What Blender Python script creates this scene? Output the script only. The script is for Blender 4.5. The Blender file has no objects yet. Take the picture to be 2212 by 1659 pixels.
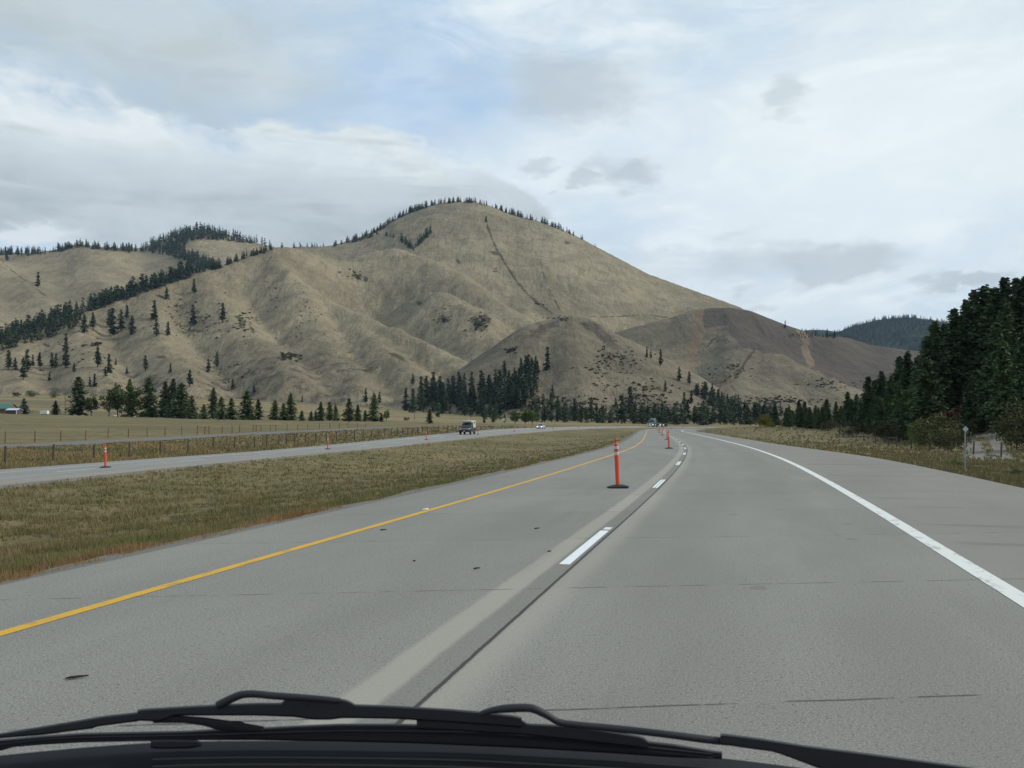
import bpy, bmesh, math, random
import numpy as np
from mathutils import Vector, Matrix, Euler
from mathutils.bvhtree import BVHTree
random.seed(7)
RNG = np.random.default_rng(7)
SC = bpy.context.scene
COL = SC.collection
F, U0, V0, CZ = 1900.0, 1106.0, 913.0, 1.6     # picture scale: focal length, centre column, eye-level row, eye height


def P(u, v, y):
    """point seen at (u, v) lying y metres ahead"""
    return ((u - U0) / F * y, y, CZ - (v - V0) / F * y)


def sstep(a, b, x):
    t = np.clip((np.asarray(x, float) - a) / (b - a), 0, 1)
    return t * t * (3 - 2 * t)


# ------------------------------------------------------------------ noise
def _perm(seed):
    r = np.random.default_rng(seed)
    return r.random((256, 256)) * 2 * math.pi


_PN = {}


def perlin(x, y, seed=0):
    if seed not in _PN:
        a = _perm(seed)
        _PN[seed] = (np.cos(a), np.sin(a))
    gx, gy = _PN[seed]
    x = np.asarray(x, float); y = np.asarray(y, float)
    xi = np.floor(x).astype(int); yi = np.floor(y).astype(int)
    xf = x - xi; yf = y - yi
    sx = xf * xf * xf * (xf * (xf * 6 - 15) + 10); sy = yf * yf * yf * (yf * (yf * 6 - 15) + 10)

    def g(ix, iy, dx, dy):
        i = ix & 255; j = iy & 255
        return gx[i, j] * dx + gy[i, j] * dy
    a = g(xi, yi, xf, yf); b = g(xi + 1, yi, xf - 1, yf)
    c = g(xi, yi + 1, xf, yf - 1); d = g(xi + 1, yi + 1, xf - 1, yf - 1)
    return (a + (b - a) * sx) * (1 - sy) + (c + (d - c) * sx) * sy


def fbm(x, y, octs=4, seed=0, gain=.5):
    s = 0; a = 1.0; f = 1.0
    for k in range(octs):
        s = s + a * perlin(x * f + 13.7 * k, y * f - 7.3 * k, seed + k)
        a *= gain; f *= 2.03
    return s


# ------------------------------------------------------------------ mesh helpers
def link(o):
    COL.objects.link(o)
    return o


def tag(o, label=None, cat=None, group=None, kind=None):
    if label: o['label'] = label
    if cat: o['category'] = cat
    if group: o['group'] = group
    if kind: o['kind'] = kind
    return o


def empty(name, loc=(0, 0, 0), rz=0.0):
    o = bpy.data.objects.new(name, None)
    o.empty_display_size = .2
    o.location = loc; o.rotation_euler = (0, 0, rz)
    return link(o)


def np_mesh(name, verts, faces, mats=(), midx=None, smooth=True):
    """verts (n,3); faces (m,3) or (m,4) array"""
    me = bpy.data.meshes.new(name)
    verts = np.ascontiguousarray(verts, np.float32); faces = np.ascontiguousarray(faces, np.int32)
    k = faces.shape[1]
    me.vertices.add(len(verts)); me.vertices.foreach_set('co', verts.ravel())
    me.loops.add(faces.size); me.loops.foreach_set('vertex_index', faces.ravel())
    me.polygons.add(len(faces))
    me.polygons.foreach_set('loop_start', np.arange(0, faces.size, k, dtype=np.int32))
    try:
        me.polygons.foreach_set('loop_total', np.full(len(faces), k, np.int32))
    except Exception:
        pass
    for m in mats: me.materials.append(m)
    if midx is not None: me.polygons.foreach_set('material_index', np.asarray(midx, np.int32))
    me.update(calc_edges=True)
    me.polygons.foreach_set('use_smooth', np.full(len(faces), bool(smooth)))
    me.validate()
    return me


def mobj(name, me, parent=None, loc=None):
    o = bpy.data.objects.new(name, me)
    if parent is not None: o.parent = parent
    if loc is not None: o.location = loc
    return link(o)


class MB:
    """collects shapes and links them as one mesh"""
    def __init__(s): s.bm = bmesh.new()

    def box(s, c, d, rot=None, bev=0.0):
        r = bmesh.ops.create_cube(s.bm, size=1)
        M = Matrix.Translation(c) @ (rot.to_matrix().to_4x4() if rot else Matrix()) @ Matrix.Diagonal((d[0], d[1], d[2], 1))
        bmesh.ops.transform(s.bm, matrix=M, verts=r['verts'])
        if bev:
            e = set()
            for v in r['verts']: e.update(v.link_edges)
            bmesh.ops.bevel(s.bm, geom=list(e), offset=bev, segments=2, affect='EDGES', profile=.6)
        return s

    def cyl(s, a, b, r0, r1=None, n=12):
        a = Vector(a); b = Vector(b); r1 = r0 if r1 is None else r1
        r = bmesh.ops.create_cone(s.bm, cap_ends=True, segments=n, radius1=r0, radius2=r1, depth=(b - a).length)
        q = Vector((0, 0, 1)).rotation_difference(b - a)
        bmesh.ops.transform(s.bm, matrix=Matrix.Translation((a + b) / 2) @ q.to_matrix().to_4x4(), verts=r['verts'])
        return s

    def lathe(s, prof, n=16):
        rings = []
        for (r, z) in prof:
            rings.append([s.bm.verts.new((r * math.cos(2 * math.pi * k / n), r * math.sin(2 * math.pi * k / n), z)) for k in range(n)])
        for A, B in zip(rings, rings[1:]):
            for k in range(n): s.bm.faces.new((A[k], A[(k + 1) % n], B[(k + 1) % n], B[k]))
        s.bm.faces.new(rings[0][::-1]); s.bm.faces.new(rings[-1])
        return s

    def loft(s, loops):
        rings = [[s.bm.verts.new(p) for p in L] for L in loops]
        n = len(rings[0])
        for A, B in zip(rings, rings[1:]):
            for k in range(n): s.bm.faces.new((A[k], A[(k + 1) % n], B[(k + 1) % n], B[k]))
        s.bm.faces.new(rings[0][::-1]); s.bm.faces.new(rings[-1])
        return s

    def tube(s, pts, rad, n=8):
        """tube along pts; rad a number, list or list of (rx, rz)"""
        pts = [Vector(p) for p in pts]
        loops = []
        for i, p in enumerate(pts):
            t = (pts[min(i + 1, len(pts) - 1)] - pts[max(i - 1, 0)]).normalized()
            up = Vector((0, 0, 1))
            sd = t.cross(up)
            if sd.length < 1e-3: sd = Vector((1, 0, 0))
            sd.normalize(); up = sd.cross(t)
            r = rad[i] if isinstance(rad, (list, tuple)) else rad
            rx, rz = r if isinstance(r, tuple) else (r, r)
            loops.append([p + sd * rx * math.cos(2 * math.pi * k / n + .39) + up * rz * math.sin(2 * math.pi * k / n + .39) for k in range(n)])
        return s.loft(loops)

    def build(s, name, mat, parent=None, smooth=False, loc=None):
        bmesh.ops.recalc_face_normals(s.bm, faces=s.bm.faces)
        me = bpy.data.meshes.new(name)
        s.bm.to_mesh(me); s.bm.free()
        for m in (mat if isinstance(mat, (list, tuple)) else [mat]): me.materials.append(m)
        if smooth:
            me.polygons.foreach_set('use_smooth', np.ones(len(me.polygons), bool))
            try: me.set_sharp_from_angle(angle=math.radians(40))
            except Exception: pass
        return mobj(name, me, parent, loc)


def copy_tree(o, parent=None):
    c = o.copy(); COL.objects.link(c)
    if parent is not None: c.parent = parent
    for ch in list(o.children): copy_tree(ch, c)
    return c


# ------------------------------------------------------------------ materials
class NT:
    def __init__(s, name):
        s.m = bpy.data.materials.new(name); s.m.use_nodes = True
        s.t = s.m.node_tree; s.t.nodes.clear()
        s.out = s.t.nodes.new('ShaderNodeOutputMaterial')
        s.b = s.t.nodes.new('ShaderNodeBsdfPrincipled')
        s.t.links.new(s.b.outputs[0], s.out.inputs[0])

    def n(s, typ, **kw):
        nd = s.t.nodes.new(typ)
        for k, v in kw.items():
            if k.startswith('i_'):
                nd.inputs[k[2:].replace('_', ' ')].default_value = v
            else: setattr(nd, k, v)
        return nd

    def l(s, a, b): s.t.links.new(a, b)

    def inp(s, nd, key, v):
        i = nd.inputs[key]
        if hasattr(v, 'is_output'): s.l(v, i)
        else: i.default_value = v

    def math(s, op, a, b=None, c=None, clamp=False):
        nd = s.n('ShaderNodeMath', operation=op, use_clamp=clamp)
        s.inp(nd, 0, a)
        if b is not None: s.inp(nd, 1, b)
        if c is not None: s.inp(nd, 2, c)
        return nd.outputs[0]

    def mix(s, f, a, b):
        nd = s.n('ShaderNodeMix', data_type='RGBA')
        for k, v in ((0, f), (6, a), (7, b)):
            if isinstance(v, tuple) and len(v) == 3: v = v + (1,)
            s.inp(nd, k, v)
        return nd.outputs[2]

    def noise(s, vec, scale, detail=4, rough=.55, dist=0.0):
        nd = s.n('ShaderNodeTexNoise')
        nd.inputs['Scale'].default_value = scale; nd.inputs['Detail'].default_value = detail
        nd.inputs['Roughness'].default_value = rough; nd.inputs['Distortion'].default_value = dist
        if vec is not None: s.l(vec, nd.inputs['Vector'])
        return nd.outputs[0]

    def ramp(s, v, a, b):
        nd = s.n('ShaderNodeMapRange', interpolation_type='SMOOTHSTEP')
        s.inp(nd, 0, v); nd.inputs[1].default_value = a; nd.inputs[2].default_value = b
        return nd.outputs[0]

    def mapping(s, vec, sc):
        nd = s.n('ShaderNodeMapping'); nd.inputs['Scale'].default_value = sc
        s.l(vec, nd.inputs[0])
        return nd.outputs[0]

    def pos(s): return s.n('ShaderNodeNewGeometry').outputs['Position']

    def bump(s, h, strength, dist):
        nd = s.n('ShaderNodeBump'); nd.inputs['Strength'].default_value = strength; nd.inputs['Distance'].default_value = dist
        s.l(h, nd.inputs['Height']); s.l(nd.outputs[0], s.b.inputs['Normal'])

    def fin(s, col=None, rough=.8, spec=.3, metal=0.0):
        if col is not None:
            if isinstance(col, tuple): s.b.inputs['Base Color'].default_value = col + (1,)
            else: s.l(col, s.b.inputs['Base Color'])
        if hasattr(rough, 'is_output'): s.l(rough, s.b.inputs['Roughness'])
        else: s.b.inputs['Roughness'].default_value = rough
        s.b.inputs['Specular IOR Level'].default_value = spec
        s.b.inputs['Metallic'].default_value = metal
        return s.m


def plain(name, col, rough=.6, spec=.4, metal=0.0, var=.15, scale=8.0):
    t = NT(name)
    f = t.noise(t.n('ShaderNodeTexCoord').outputs['Object'], scale, 5, .6)
    c = t.mix(f, tuple(x * (1 - var) for x in col), tuple(min(1, x * (1 + var)) for x in col))
    return t.fin(c, rough, spec, metal)


M = {}


def mat_concrete(name, base, ours=True):
    t = NT(name)
    uv = t.n('ShaderNodeUVMap').outputs[0]
    sep = t.n('ShaderNodeSeparateXYZ'); t.l(uv, sep.inputs[0])
    n, s_ = sep.outputs[0], sep.outputs[1]
    big = t.noise(t.mapping(uv, (.5, .12, 1)), 1.0, 5, .55)
    med = t.noise(t.mapping(uv, (2.2, .9, 1)), 1.0, 6, .6)
    fine = t.noise(uv, 75.0, 3, .8)
    fleck = t.noise(uv, 30.0, 3, .75)
    c = t.mix(t.ramp(big, .3, .7), tuple(x * .88 for x in base), tuple(x * 1.12 for x in base))
    c = t.mix(t.math('MULTIPLY', t.ramp(med, .35, .7), .35), c, tuple(x * .9 for x in base))
    # aggregate
    crs = t.noise(uv, 7.0, 5, .8)
    c = t.mix(t.math('MULTIPLY', t.ramp(fine, .52, .62), .7), c, tuple(x * 1.75 for x in base))
    c = t.mix(t.math('MULTIPLY', t.ramp(fine, .47, .36), .7), c, tuple(x * .42 for x in base))
    c = t.mix(t.math('MULTIPLY', t.ramp(fleck, .57, .66), .75), c, tuple(x * .38 for x in base))
    c = t.mix(t.math('MULTIPLY', t.ramp(fleck, .38, .30), .35), c, tuple(x * 1.4 for x in base))
    c = t.mix(t.math('MULTIPLY', t.ramp(crs, .56, .70), .24), c, tuple(x * .66 for x in base))
    c = t.mix(t.math('MULTIPLY', t.ramp(crs, .43, .30), .12), c, tuple(x * 1.25 for x in base))
    wob = t.noise(uv, 1.3, 4, .6)
    nn = t.math('ADD', n, t.math('MULTIPLY', t.math('SUBTRACT', wob, .5), .05))

    def band(a0, a1, b1, b0):
        return t.math('MULTIPLY', t.ramp(nn, a0, a1), t.ramp(nn, b0, b1))
    if ours:
        pale = (base[0] * 1.62, base[1] * 1.57, base[2] * 1.44)
        c = t.mix(t.math('MULTIPLY', band(-.47, -.40, -.21, -.14), .68), c, pale)
        c = t.mix(t.math('MULTIPLY', band(.06, .1, .16, .46), .50), c, pale)
        c = t.mix(t.math('MULTIPLY', band(-.2, -.14, .03, .06), .35), c, tuple(x * .72 for x in base))
        # polished, slightly darker wheel tracks and the smoother shoulder
        c = t.mix(t.math('MULTIPLY', band(.7, 1.1, 1.4, 1.9), .18), c, tuple(x * .75 for x in base))
        c = t.mix(t.math('MULTIPLY', band(2.4, 2.8, 3.1, 3.6), .18), c, tuple(x * .75 for x in base))
        c = t.mix(t.math('MULTIPLY', t.ramp(nn, 4.35, 4.5), .35), c, (base[0] * .98, base[1] * .93, base[2] * .86))
        st = t.noise(t.mapping(uv, (.12, 1.1, 1)), 1.0, 5, .65)
        c = t.mix(t.math('MULTIPLY', t.math('MULTIPLY', t.ramp(nn, 4.5, 4.9), t.ramp(st, .56, .68)), .55), c, tuple(x * .62 for x in base))
        oil = t.noise(t.mapping(uv, (1.6, .10, 1)), 1.0, 6, .65, .3)
        c = t.mix(t.math('MULTIPLY', t.math('MULTIPLY', t.ramp(oil, .56, .72), band(-3.4, -3.0, 3.8, 4.2)), .22), c, tuple(x * .55 for x in base))
        spot = t.n('ShaderNodeTexVoronoi', feature='F1'); spot.inputs['Scale'].default_value = .55; t.l(uv, spot.inputs['Vector'])
        sd = t.math('ADD', spot.outputs['Distance'], t.math('MULTIPLY', t.math('SUBTRACT', t.noise(uv, 9, 4, .7), .5), .12))
        c = t.mix(t.math('MULTIPLY', t.ramp(sd, .075, .03), .35), c, tuple(x * .4 for x in base))
        # long joint beside the lane dashes
        jn = t.math('ABSOLUTE', t.math('SUBTRACT', t.math('ADD', n, t.math('MULTIPLY', t.math('SUBTRACT', t.noise(uv, 5, 4, .7), .5), .02)), .055))
        j = t.ramp(jn, .022, .012)
        c = t.mix(t.math('MULTIPLY', j, .9), c, (.035, .033, .032))
    # skewed transverse joints
    sk = t.math('SUBTRACT', s_, t.math('MULTIPLY', n, .37))
    sk = t.math('ADD', sk, t.math('MULTIPLY', t.math('SUBTRACT', t.noise(uv, 2.2, 5, .7), .5), .045))
    slab = t.math('DIVIDE', t.math('ADD', sk, JOINT), 3.8)
    wn = t.n('ShaderNodeTexWhiteNoise', noise_dimensions='2D')
    cx = t.n('ShaderNodeCombineXYZ'); t.l(t.math('FLOOR', t.math('ADD', slab, .5)), cx.inputs[0]); t.l(t.math('FLOOR', t.math('DIVIDE', t.math('ADD', n, 3.545), 3.6)), cx.inputs[1]); t.l(cx.outputs[0], wn.inputs['Vector'])
    c = t.mix(t.math('MULTIPLY', wn.outputs['Value'], .12), c, tuple(x * .55 for x in base))
    md = t.math('ABSOLUTE', t.math('SUBTRACT', t.math('FRACT', slab), .5))
    jw = t.ramp(md, .0050, .0026)
    brk = t.ramp(t.noise(t.mapping(uv, (3, .3, 1)), 1.0, 3, .6), .40, .58)
    c = t.mix(t.math('MULTIPLY', t.math('MULTIPLY', jw, brk), .75), c, (.04, .04, .038))
    t.bump(t.math('ADD', fine, t.math('MULTIPLY', fleck, .6)), .15, .004)
    return t.fin(c, .85, .2)


JOINT = -1.95


def mat_paint(name, col, wear=.5):
    t = NT(name)
    uv = t.n('ShaderNodeUVMap').outputs[0]
    w = t.noise(t.mapping(uv, (6, 2.2, 1)), 1.0, 6, .7)
    w2 = t.noise(uv, 30, 3, .7)
    f = t.math('MULTIPLY', t.ramp(w, .52, .64), wear)
    f = t.math('ADD', f, t.math('MULTIPLY', t.ramp(w2, .55, .75), wear * .35), clamp=True)
    c = t.mix(f, col, tuple(x * .55 + .05 for x in col))
    return t.fin(c, .6, .35)


def mat_ground():
    t = NT('valley_ground')
    p = t.pos()
    a = t.noise(p, .05, 6, .6); b = t.noise(p, .45, 6, .65); c_ = t.noise(p, 3.2, 5, .7)
    band = t.noise(t.mapping(p, (.004, .03, .02)), 1.0, 5, .6)
    col = t.mix(t.ramp(a, .35, .65), (.118, .102, .050), (.19, .152, .080))
    col = t.mix(t.math('MULTIPLY', t.ramp(band, .50, .62), .55), col, (.185, .15, .082))
    sy = t.n('ShaderNodeSeparateXYZ'); t.l(p, sy.inputs[0])
    strip = t.noise(t.mapping(p, (.0016, .016, .0)), 1.0, 4, .6, .4)
    fa = t.ramp(sy.outputs[1], 470, 560)
    col = t.mix(fa, col, t.mix(t.ramp(strip, .42, .56), (.135, .112, .07), (.30, .235, .12)))
    col = t.mix(t.math('MULTIPLY', t.math('MULTIPLY', t.ramp(sy.outputs[1], 95, 160), t.ramp(strip, .48, .60)), .5), col, (.10, .095, .048))
    col = t.mix(t.math('MULTIPLY', t.ramp(b, .45, .68), .7), col, (.075, .075, .03))
    col = t.mix(t.math('MULTIPLY', t.ramp(c_, .5, .72), .6), col, (.19, .155, .085))
    col = t.mix(t.math('MULTIPLY', t.ramp(c_, .42, .25), .6), col, (.05, .048, .022))
    at = t.n('ShaderNodeVertexColor', layer_name='cover'); sp = t.n('ShaderNodeSeparateColor'); t.l(at.outputs[0], sp.inputs[0])
    rut = t.ramp(t.math('ADD', sp.outputs[0], t.math('MULTIPLY', t.math('SUBTRACT', c_, .5), .5)), .30, .60)
    col = t.mix(t.math('MULTIPLY', rut, .9), col, t.mix(c_, (.13, .12, .105), (.25, .235, .21)))
    t.bump(t.math('ADD', c_, t.math('MULTIPLY', b, 2.0)), .6, .12)
    return t.fin(col, .95, .1)


def mat_hill(name, pale, dark, wooded=False):
    """dry grass hillside; the 'cover' colour attribute holds brush (r, with painted gully shade), burn (g: burnt and darker ground, painted cloud shade), retardant (b) patches"""
    t = NT(name)
    p = t.pos()
    a = t.noise(p, .0045, 6, .6); b = t.noise(p, .02, 6, .62, .6); c_ = t.noise(t.mapping(p, (1, .4, .4)), .16, 7, .75)
    d = t.noise(p, .5, 4, .75)
    col = t.mix(t.ramp(a, .34, .66), dark, pale)
    col = t.mix(t.math('MULTIPLY', t.ramp(b, .42, .68), .55), col, tuple(x * .74 for x in dark))
    col = t.mix(t.math('MULTIPLY', t.ramp(c_, .50, .70), .5), col, tuple(min(1, x * 1.22) for x in pale))
    col = t.mix(t.math('MULTIPLY', t.ramp(c_, .48, .30), .55), col, tuple(x * .60 for x in dark))
    col = t.mix(t.math('MULTIPLY', t.ramp(d, .52, .70), .35), col, tuple(x * .45 for x in dark))
    vo = t.n('ShaderNodeTexVoronoi', feature='F1'); vo.inputs['Scale'].default_value = .085; t.l(p, vo.inputs['Vector'])
    dot = t.math('MULTIPLY', t.ramp(vo.outputs['Distance'], .26, .12), t.ramp(t.noise(p, .012, 4, .6), .50, .62))
    if not wooded: col = t.mix(t.math('MULTIPLY', dot, .55), col, (.045, .042, .026))
    strk = t.noise(t.mapping(p, (.03, .006, .006)), 1.0, 6, .65, .8)
    col = t.mix(t.math('MULTIPLY', t.ramp(strk, .52, .66), .26), col, tuple(x * .70 for x in dark))
    at = t.n('ShaderNodeVertexColor', layer_name='cover')
    sp = t.n('ShaderNodeSeparateColor'); t.l(at.outputs[0], sp.inputs[0])
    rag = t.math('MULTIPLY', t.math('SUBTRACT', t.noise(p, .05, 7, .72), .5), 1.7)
    burn_shade = t.ramp(t.math('ADD', sp.outputs[1], rag), .40, .62)
    col = t.mix(t.math('MULTIPLY', burn_shade, .88), col, t.mix(c_, (.072, .061, .052), (.105, .09, .075)))
    red = t.ramp(t.math('ADD', sp.outputs[2], rag), .42, .72)
    col = t.mix(t.math('MULTIPLY', red, .30), col, (.235, .115, .072))
    br = t.ramp(t.math('ADD', sp.outputs[0], rag), .42, .62)
    col = t.mix(t.math('MULTIPLY', br, .85), col, t.mix(c_, (.035, .034, .022), (.09, .075, .045)))
    t.bump(t.math('ADD', t.math('ADD', t.math('MULTIPLY', c_, 1.0), t.math('MULTIPLY', b, 2.0)), t.math('MULTIPLY', strk, 2.2)), .9, 4.0)
    return t.fin(col, .95, .05)


def mat_foliage(name, c0, c1, scale=.7, rough=.7):
    t = NT(name)
    oi = t.n('ShaderNodeObjectInfo')
    g = t.noise(t.pos(), scale, 4, .6)
    col = t.mix(t.ramp(g, .3, .7), c0, c1)
    f = t.math('ADD', t.math('MULTIPLY', oi.outputs['Random'], .85), .6)
    hv = t.n('ShaderNodeHueSaturation'); t.l(col, hv.inputs['Color']); t.l(f, hv.inputs['Value'])
    col = hv.outputs[0]
    return t.fin(col, rough, .15)


def mat_grass(name, cols):
    """blades whose colour drifts from patch to patch"""
    t = NT(name)
    p = t.pos()
    a = t.noise(p, .22, 5, .6); b = t.noise(p, 1.1, 5, .65); c_ = t.noise(p, 9.0, 3, .7)
    col = t.mix(t.ramp(a, .36, .62), cols[0], cols[1])
    col = t.mix(t.math('MULTIPLY', t.ramp(b, .50, .66), .8), col, cols[2])
    col = t.mix(t.math('MULTIPLY', t.ramp(c_, .48, .7), .6), col, cols[3])
    at = t.n('ShaderNodeVertexColor', layer_name='cover')
    sp = t.n('ShaderNodeSeparateColor'); t.l(at.outputs[0], sp.inputs[0])
    col = t.mix(t.math('MULTIPLY', sp.outputs[0], .9), col, (.27, .105, .045))      # russet weeds
    col = t.mix(sp.outputs[1], col, (.088, .118, .03))                              # fresh green
    col = t.mix(sp.outputs[2], col, (.27, .205, .10))                               # straw
    return t.fin(col, .8, .15)


M['road'] = mat_concrete('road_concrete', (.206, .202, .180), True)
M['road_far'] = mat_concrete('oncoming_concrete', (.232, .229, .21), False)
M['white_paint'] = mat_paint('white_road_paint', (.62, .63, .59), 1.0)
M['dash_paint'] = mat_paint('fresh_white_paint', (.68, .71, .71), .25)
M['yellow_paint'] = mat_paint('yellow_road_paint', (.56, .315, .012), .85)
M['ground'] = mat_ground()
M['hill'] = mat_hill('dry_hillside', (.288, .244, .160), (.188, .160, .108))
M['hill_grey'] = mat_hill('grey_brown_hillside', (.232, .198, .136), (.148, .127, .090))
M['hill_far'] = mat_hill('wooded_hillside', (.034, .046, .026), (.022, .032, .020), True)
t = NT('shoulder_gravel'); p_ = t.pos()
M['gravel'] = t.fin(t.mix(t.noise(p_, 16, 5, .75), (.075, .07, .056), (.235, .22, .185)), .95, .15)
t = NT('frontage_asphalt'); p_ = t.pos()
M['asphalt'] = t.fin(t.mix(t.noise(p_, 1.2, 6, .7), (.125, .119, .108), (.16, .154, .142)), .9, .2)
t = NT('track_dirt'); p_ = t.pos()
M['dirt'] = t.fin(t.mix(t.noise(p_, 2.0, 6, .7), (.15, .14, .125), (.26, .24, .215)), .95, .1)
M['needles'] = mat_foliage('conifer_needles', (.034, .056, .022), (.080, .112, .044))
M['needles_far'] = mat_foliage('distant_needles', (.022, .036, .018), (.050, .070, .034), .15)
M['broadleaf'] = mat_foliage('broad_leaves', (.045, .075, .016), (.10, .135, .035))
M['autumn'] = mat_foliage('yellow_leaves', (.085, .085, .012), (.16, .125, .022))
M['russet'] = mat_foliage('russet_leaves', (.06, .03, .018), (.11, .045, .022))
M['olive'] = mat_foliage('olive_leaves', (.03, .034, .014), (.075, .07, .024))
M['scrub'] = mat_foliage('hill_scrub', (.022, .026, .015), (.055, .05, .03), .3)
M['bark'] = plain('bark', (.085, .06, .042), .9, .1, var=.4, scale=3)
M['post_dark'] = plain('weathered_wood', (.085, .075, .066), .9, .1, var=.35)
M['post_rust'] = plain('rusty_wood', (.15, .075, .045), .9, .1, var=.35)
M['wire'] = plain('fence_wire', (.16, .15, .14), .6, .3, .6)
M['orange'] = plain('orange_plastic', (.60, .075, .03), .5, .35, var=.22, scale=16)
M['reflect'] = plain('white_reflective_band', (.46, .49, .47), .4, .4, var=.06, scale=40)
M['rubber'] = plain('black_rubber', (.022, .022, .03), .7, .3, var=.3, scale=14)
M['tyre'] = plain('tyre_rubber', (.018, .018, .019), .8, .2)
M['black_plastic'] = plain('black_plastic', (.016, .017, .021), .55, .35, var=.3, scale=30)
M['cowl'] = plain('cowl_plastic', (.013, .014, .017), .7, .2, var=.4, scale=12)
M['blackcar'] = plain('black_car_paint', (.018, .020, .024), .25, .5, var=.05)
M['silver'] = plain('silver_car_paint', (.50, .52, .54), .3, .5, .4, var=.04)
M['whitepaint'] = plain('white_body_panel', (.72, .72, .69), .4, .4, var=.05)
M['camper'] = plain('off_white_camper_panel', (.46, .45, .41), .5, .3, var=.08)
M['beige'] = plain('beige_trim', (.42, .36, .27), .6, .3)
M['glass'] = plain('vehicle_glass', (.03, .045, .05), .08, .6, var=.05)
M['chrome'] = plain('chrome', (.62, .64, .66), .18, .5, 1.0, var=.05)
M['greentruck'] = plain('dark_green_truck_paint', (.03, .06, .055), .35, .5, var=.1)
M['steel'] = plain('galvanised_steel', (.30, .33, .34), .5, .4, .3)
M['redpaint'] = plain('red_paint', (.35, .05, .03), .5, .4)
M['greenroof'] = plain('green_metal_roof', (.035, .13, .10), .5, .3)
M['blueroof'] = plain('pale_blue_metal_roof', (.42, .52, .57), .5, .3)
M['logwall'] = plain('brown_timber_wall', (.21, .10, .05), .8, .2, var=.3)
M['debris'] = plain('dark_bark_debris', (.03, .027, .024), .9, .1, var=.4, scale=40)
M['paper'] = plain('pale_paper', (.66, .64, .50), .8, .2)
t = NT('headlight_lamp'); t.b.inputs['Emission Color'].default_value = (1, .95, .85, 1); t.b.inputs['Emission Strength'].default_value = 2.5
M['lamp'] = t.fin((.8, .8, .75), .2, .5)


# ------------------------------------------------------------------ the two carriageways in plan
def catmull(pts, step=1.0):
    pts = [np.array(p, float) for p in pts]
    pts = [2 * pts[0] - pts[1]] + pts + [2 * pts[-1] - pts[-2]]
    out = []
    for i in range(1, len(pts) - 2):
        p0, p1, p2, p3 = pts[i - 1:i + 3]
        n = max(2, int(np.linalg.norm(p2 - p1) / step))
        for k in range(n):
            t = k / n
            out.append(.5 * (2 * p1 + (p2 - p0) * t + (2 * p0 - 5 * p1 + 4 * p2 - p3) * t * t + (3 * p1 - p0 - 3 * p2 + p3) * t ** 3))
    out.append(pts[-2])
    return np.array(out)


class Road:
    def __init__(s, pts, zk, supk):
        q = catmull(pts, 1.0)
        for _ in range(30):
            q[1:-1] = .25 * q[:-2] + .5 * q[1:-1] + .25 * q[2:]
        d = np.r_[0, np.cumsum(np.linalg.norm(np.diff(q, axis=0), axis=1))]
        S = np.arange(0, d[-1], 1.0)
        s.S = S; s.xy = np.c_[np.interp(S, d, q[:, 0]), np.interp(S, d, q[:, 1])]
        t = np.gradient(s.xy, axis=0); t /= np.linalg.norm(t, axis=1)[:, None]
        s.t = t; s.nrm = np.c_[t[:, 1], -t[:, 0]]
        zy = np.array(zk, float)
        z = np.interp(s.xy[:, 1], zy[:, 0], zy[:, 1])
        for _ in range(60): z[1:-1] = .25 * z[:-2] + .5 * z[1:-1] + .25 * z[2:]
        s.z = z
        sk = np.array(supk, float)
        s.sup = np.interp(s.xy[:, 1], sk[:, 0], sk[:, 1])

    def at(s, st, n=0.0, dz=0.0):
        st = np.asarray(st, float)
        x = np.interp(st, s.S, s.xy[:, 0]); y = np.interp(st, s.S, s.xy[:, 1])
        nx = np.interp(st, s.S, s.nrm[:, 0]); ny = np.interp(st, s.S, s.nrm[:, 1])
        z = np.interp(st, s.S, s.z) + np.interp(st, s.S, s.sup) * n + dz
        return np.stack([x + nx * n, y + ny * n, z + 0 * x], -1)

    def stY(s, Y):  # station at which the line is Y ahead
        return float(np.interp(Y, s.xy[:, 1], s.S))

    def head(s, st):
        i = int(np.clip(st, 0, len(s.S) - 1))
        return s.t[i]

    def coords(s, X, Y):
        X = np.asarray(X, float).ravel(); Y = np.asarray(Y, float).ravel()
        n = np.empty(len(X)); idx = np.empty(len(X), int)
        pts = s.xy[::2]
        for a in range(0, len(X), 20000):
            dx = X[a:a + 20000, None] - pts[None, :, 0]; dy = Y[a:a + 20000, None] - pts[None, :, 1]
            i = np.argmin(dx * dx + dy * dy, axis=1)
            i2 = np.minimum(i * 2, len(s.S) - 1)
            ex = X[a:a + 20000] - s.xy[i2, 0]; ey = Y[a:a + 20000] - s.xy[i2, 1]
            sg = np.sign(ex * s.nrm[i2, 0] + ey * s.nrm[i2, 1])
            al = ex * s.t[i2, 0] + ey * s.t[i2, 1]
            r = np.sqrt(np.maximum(ex * ex + ey * ey - np.minimum(al * al, 1.1), 0))
            n[a:a + 20000] = sg * r; idx[a:a + 20000] = i2
        return n, s.z[idx] + s.sup[idx] * np.clip(n, -9, 9), idx

    def ray(s, u, n=0.0):
        """station where the line n metres off centre is seen in column u"""
        a = (u - U0) / F
        p = s.at(s.S, n)
        g = p[:, 0] - a * p[:, 1]
        ok = np.where((g[:-1] * g[1:] <= 0) & (p[:-1, 1] > 3))[0]
        i = ok[0]
        return s.S[i] + g[i] / (g[i] - g[i + 1])


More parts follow.
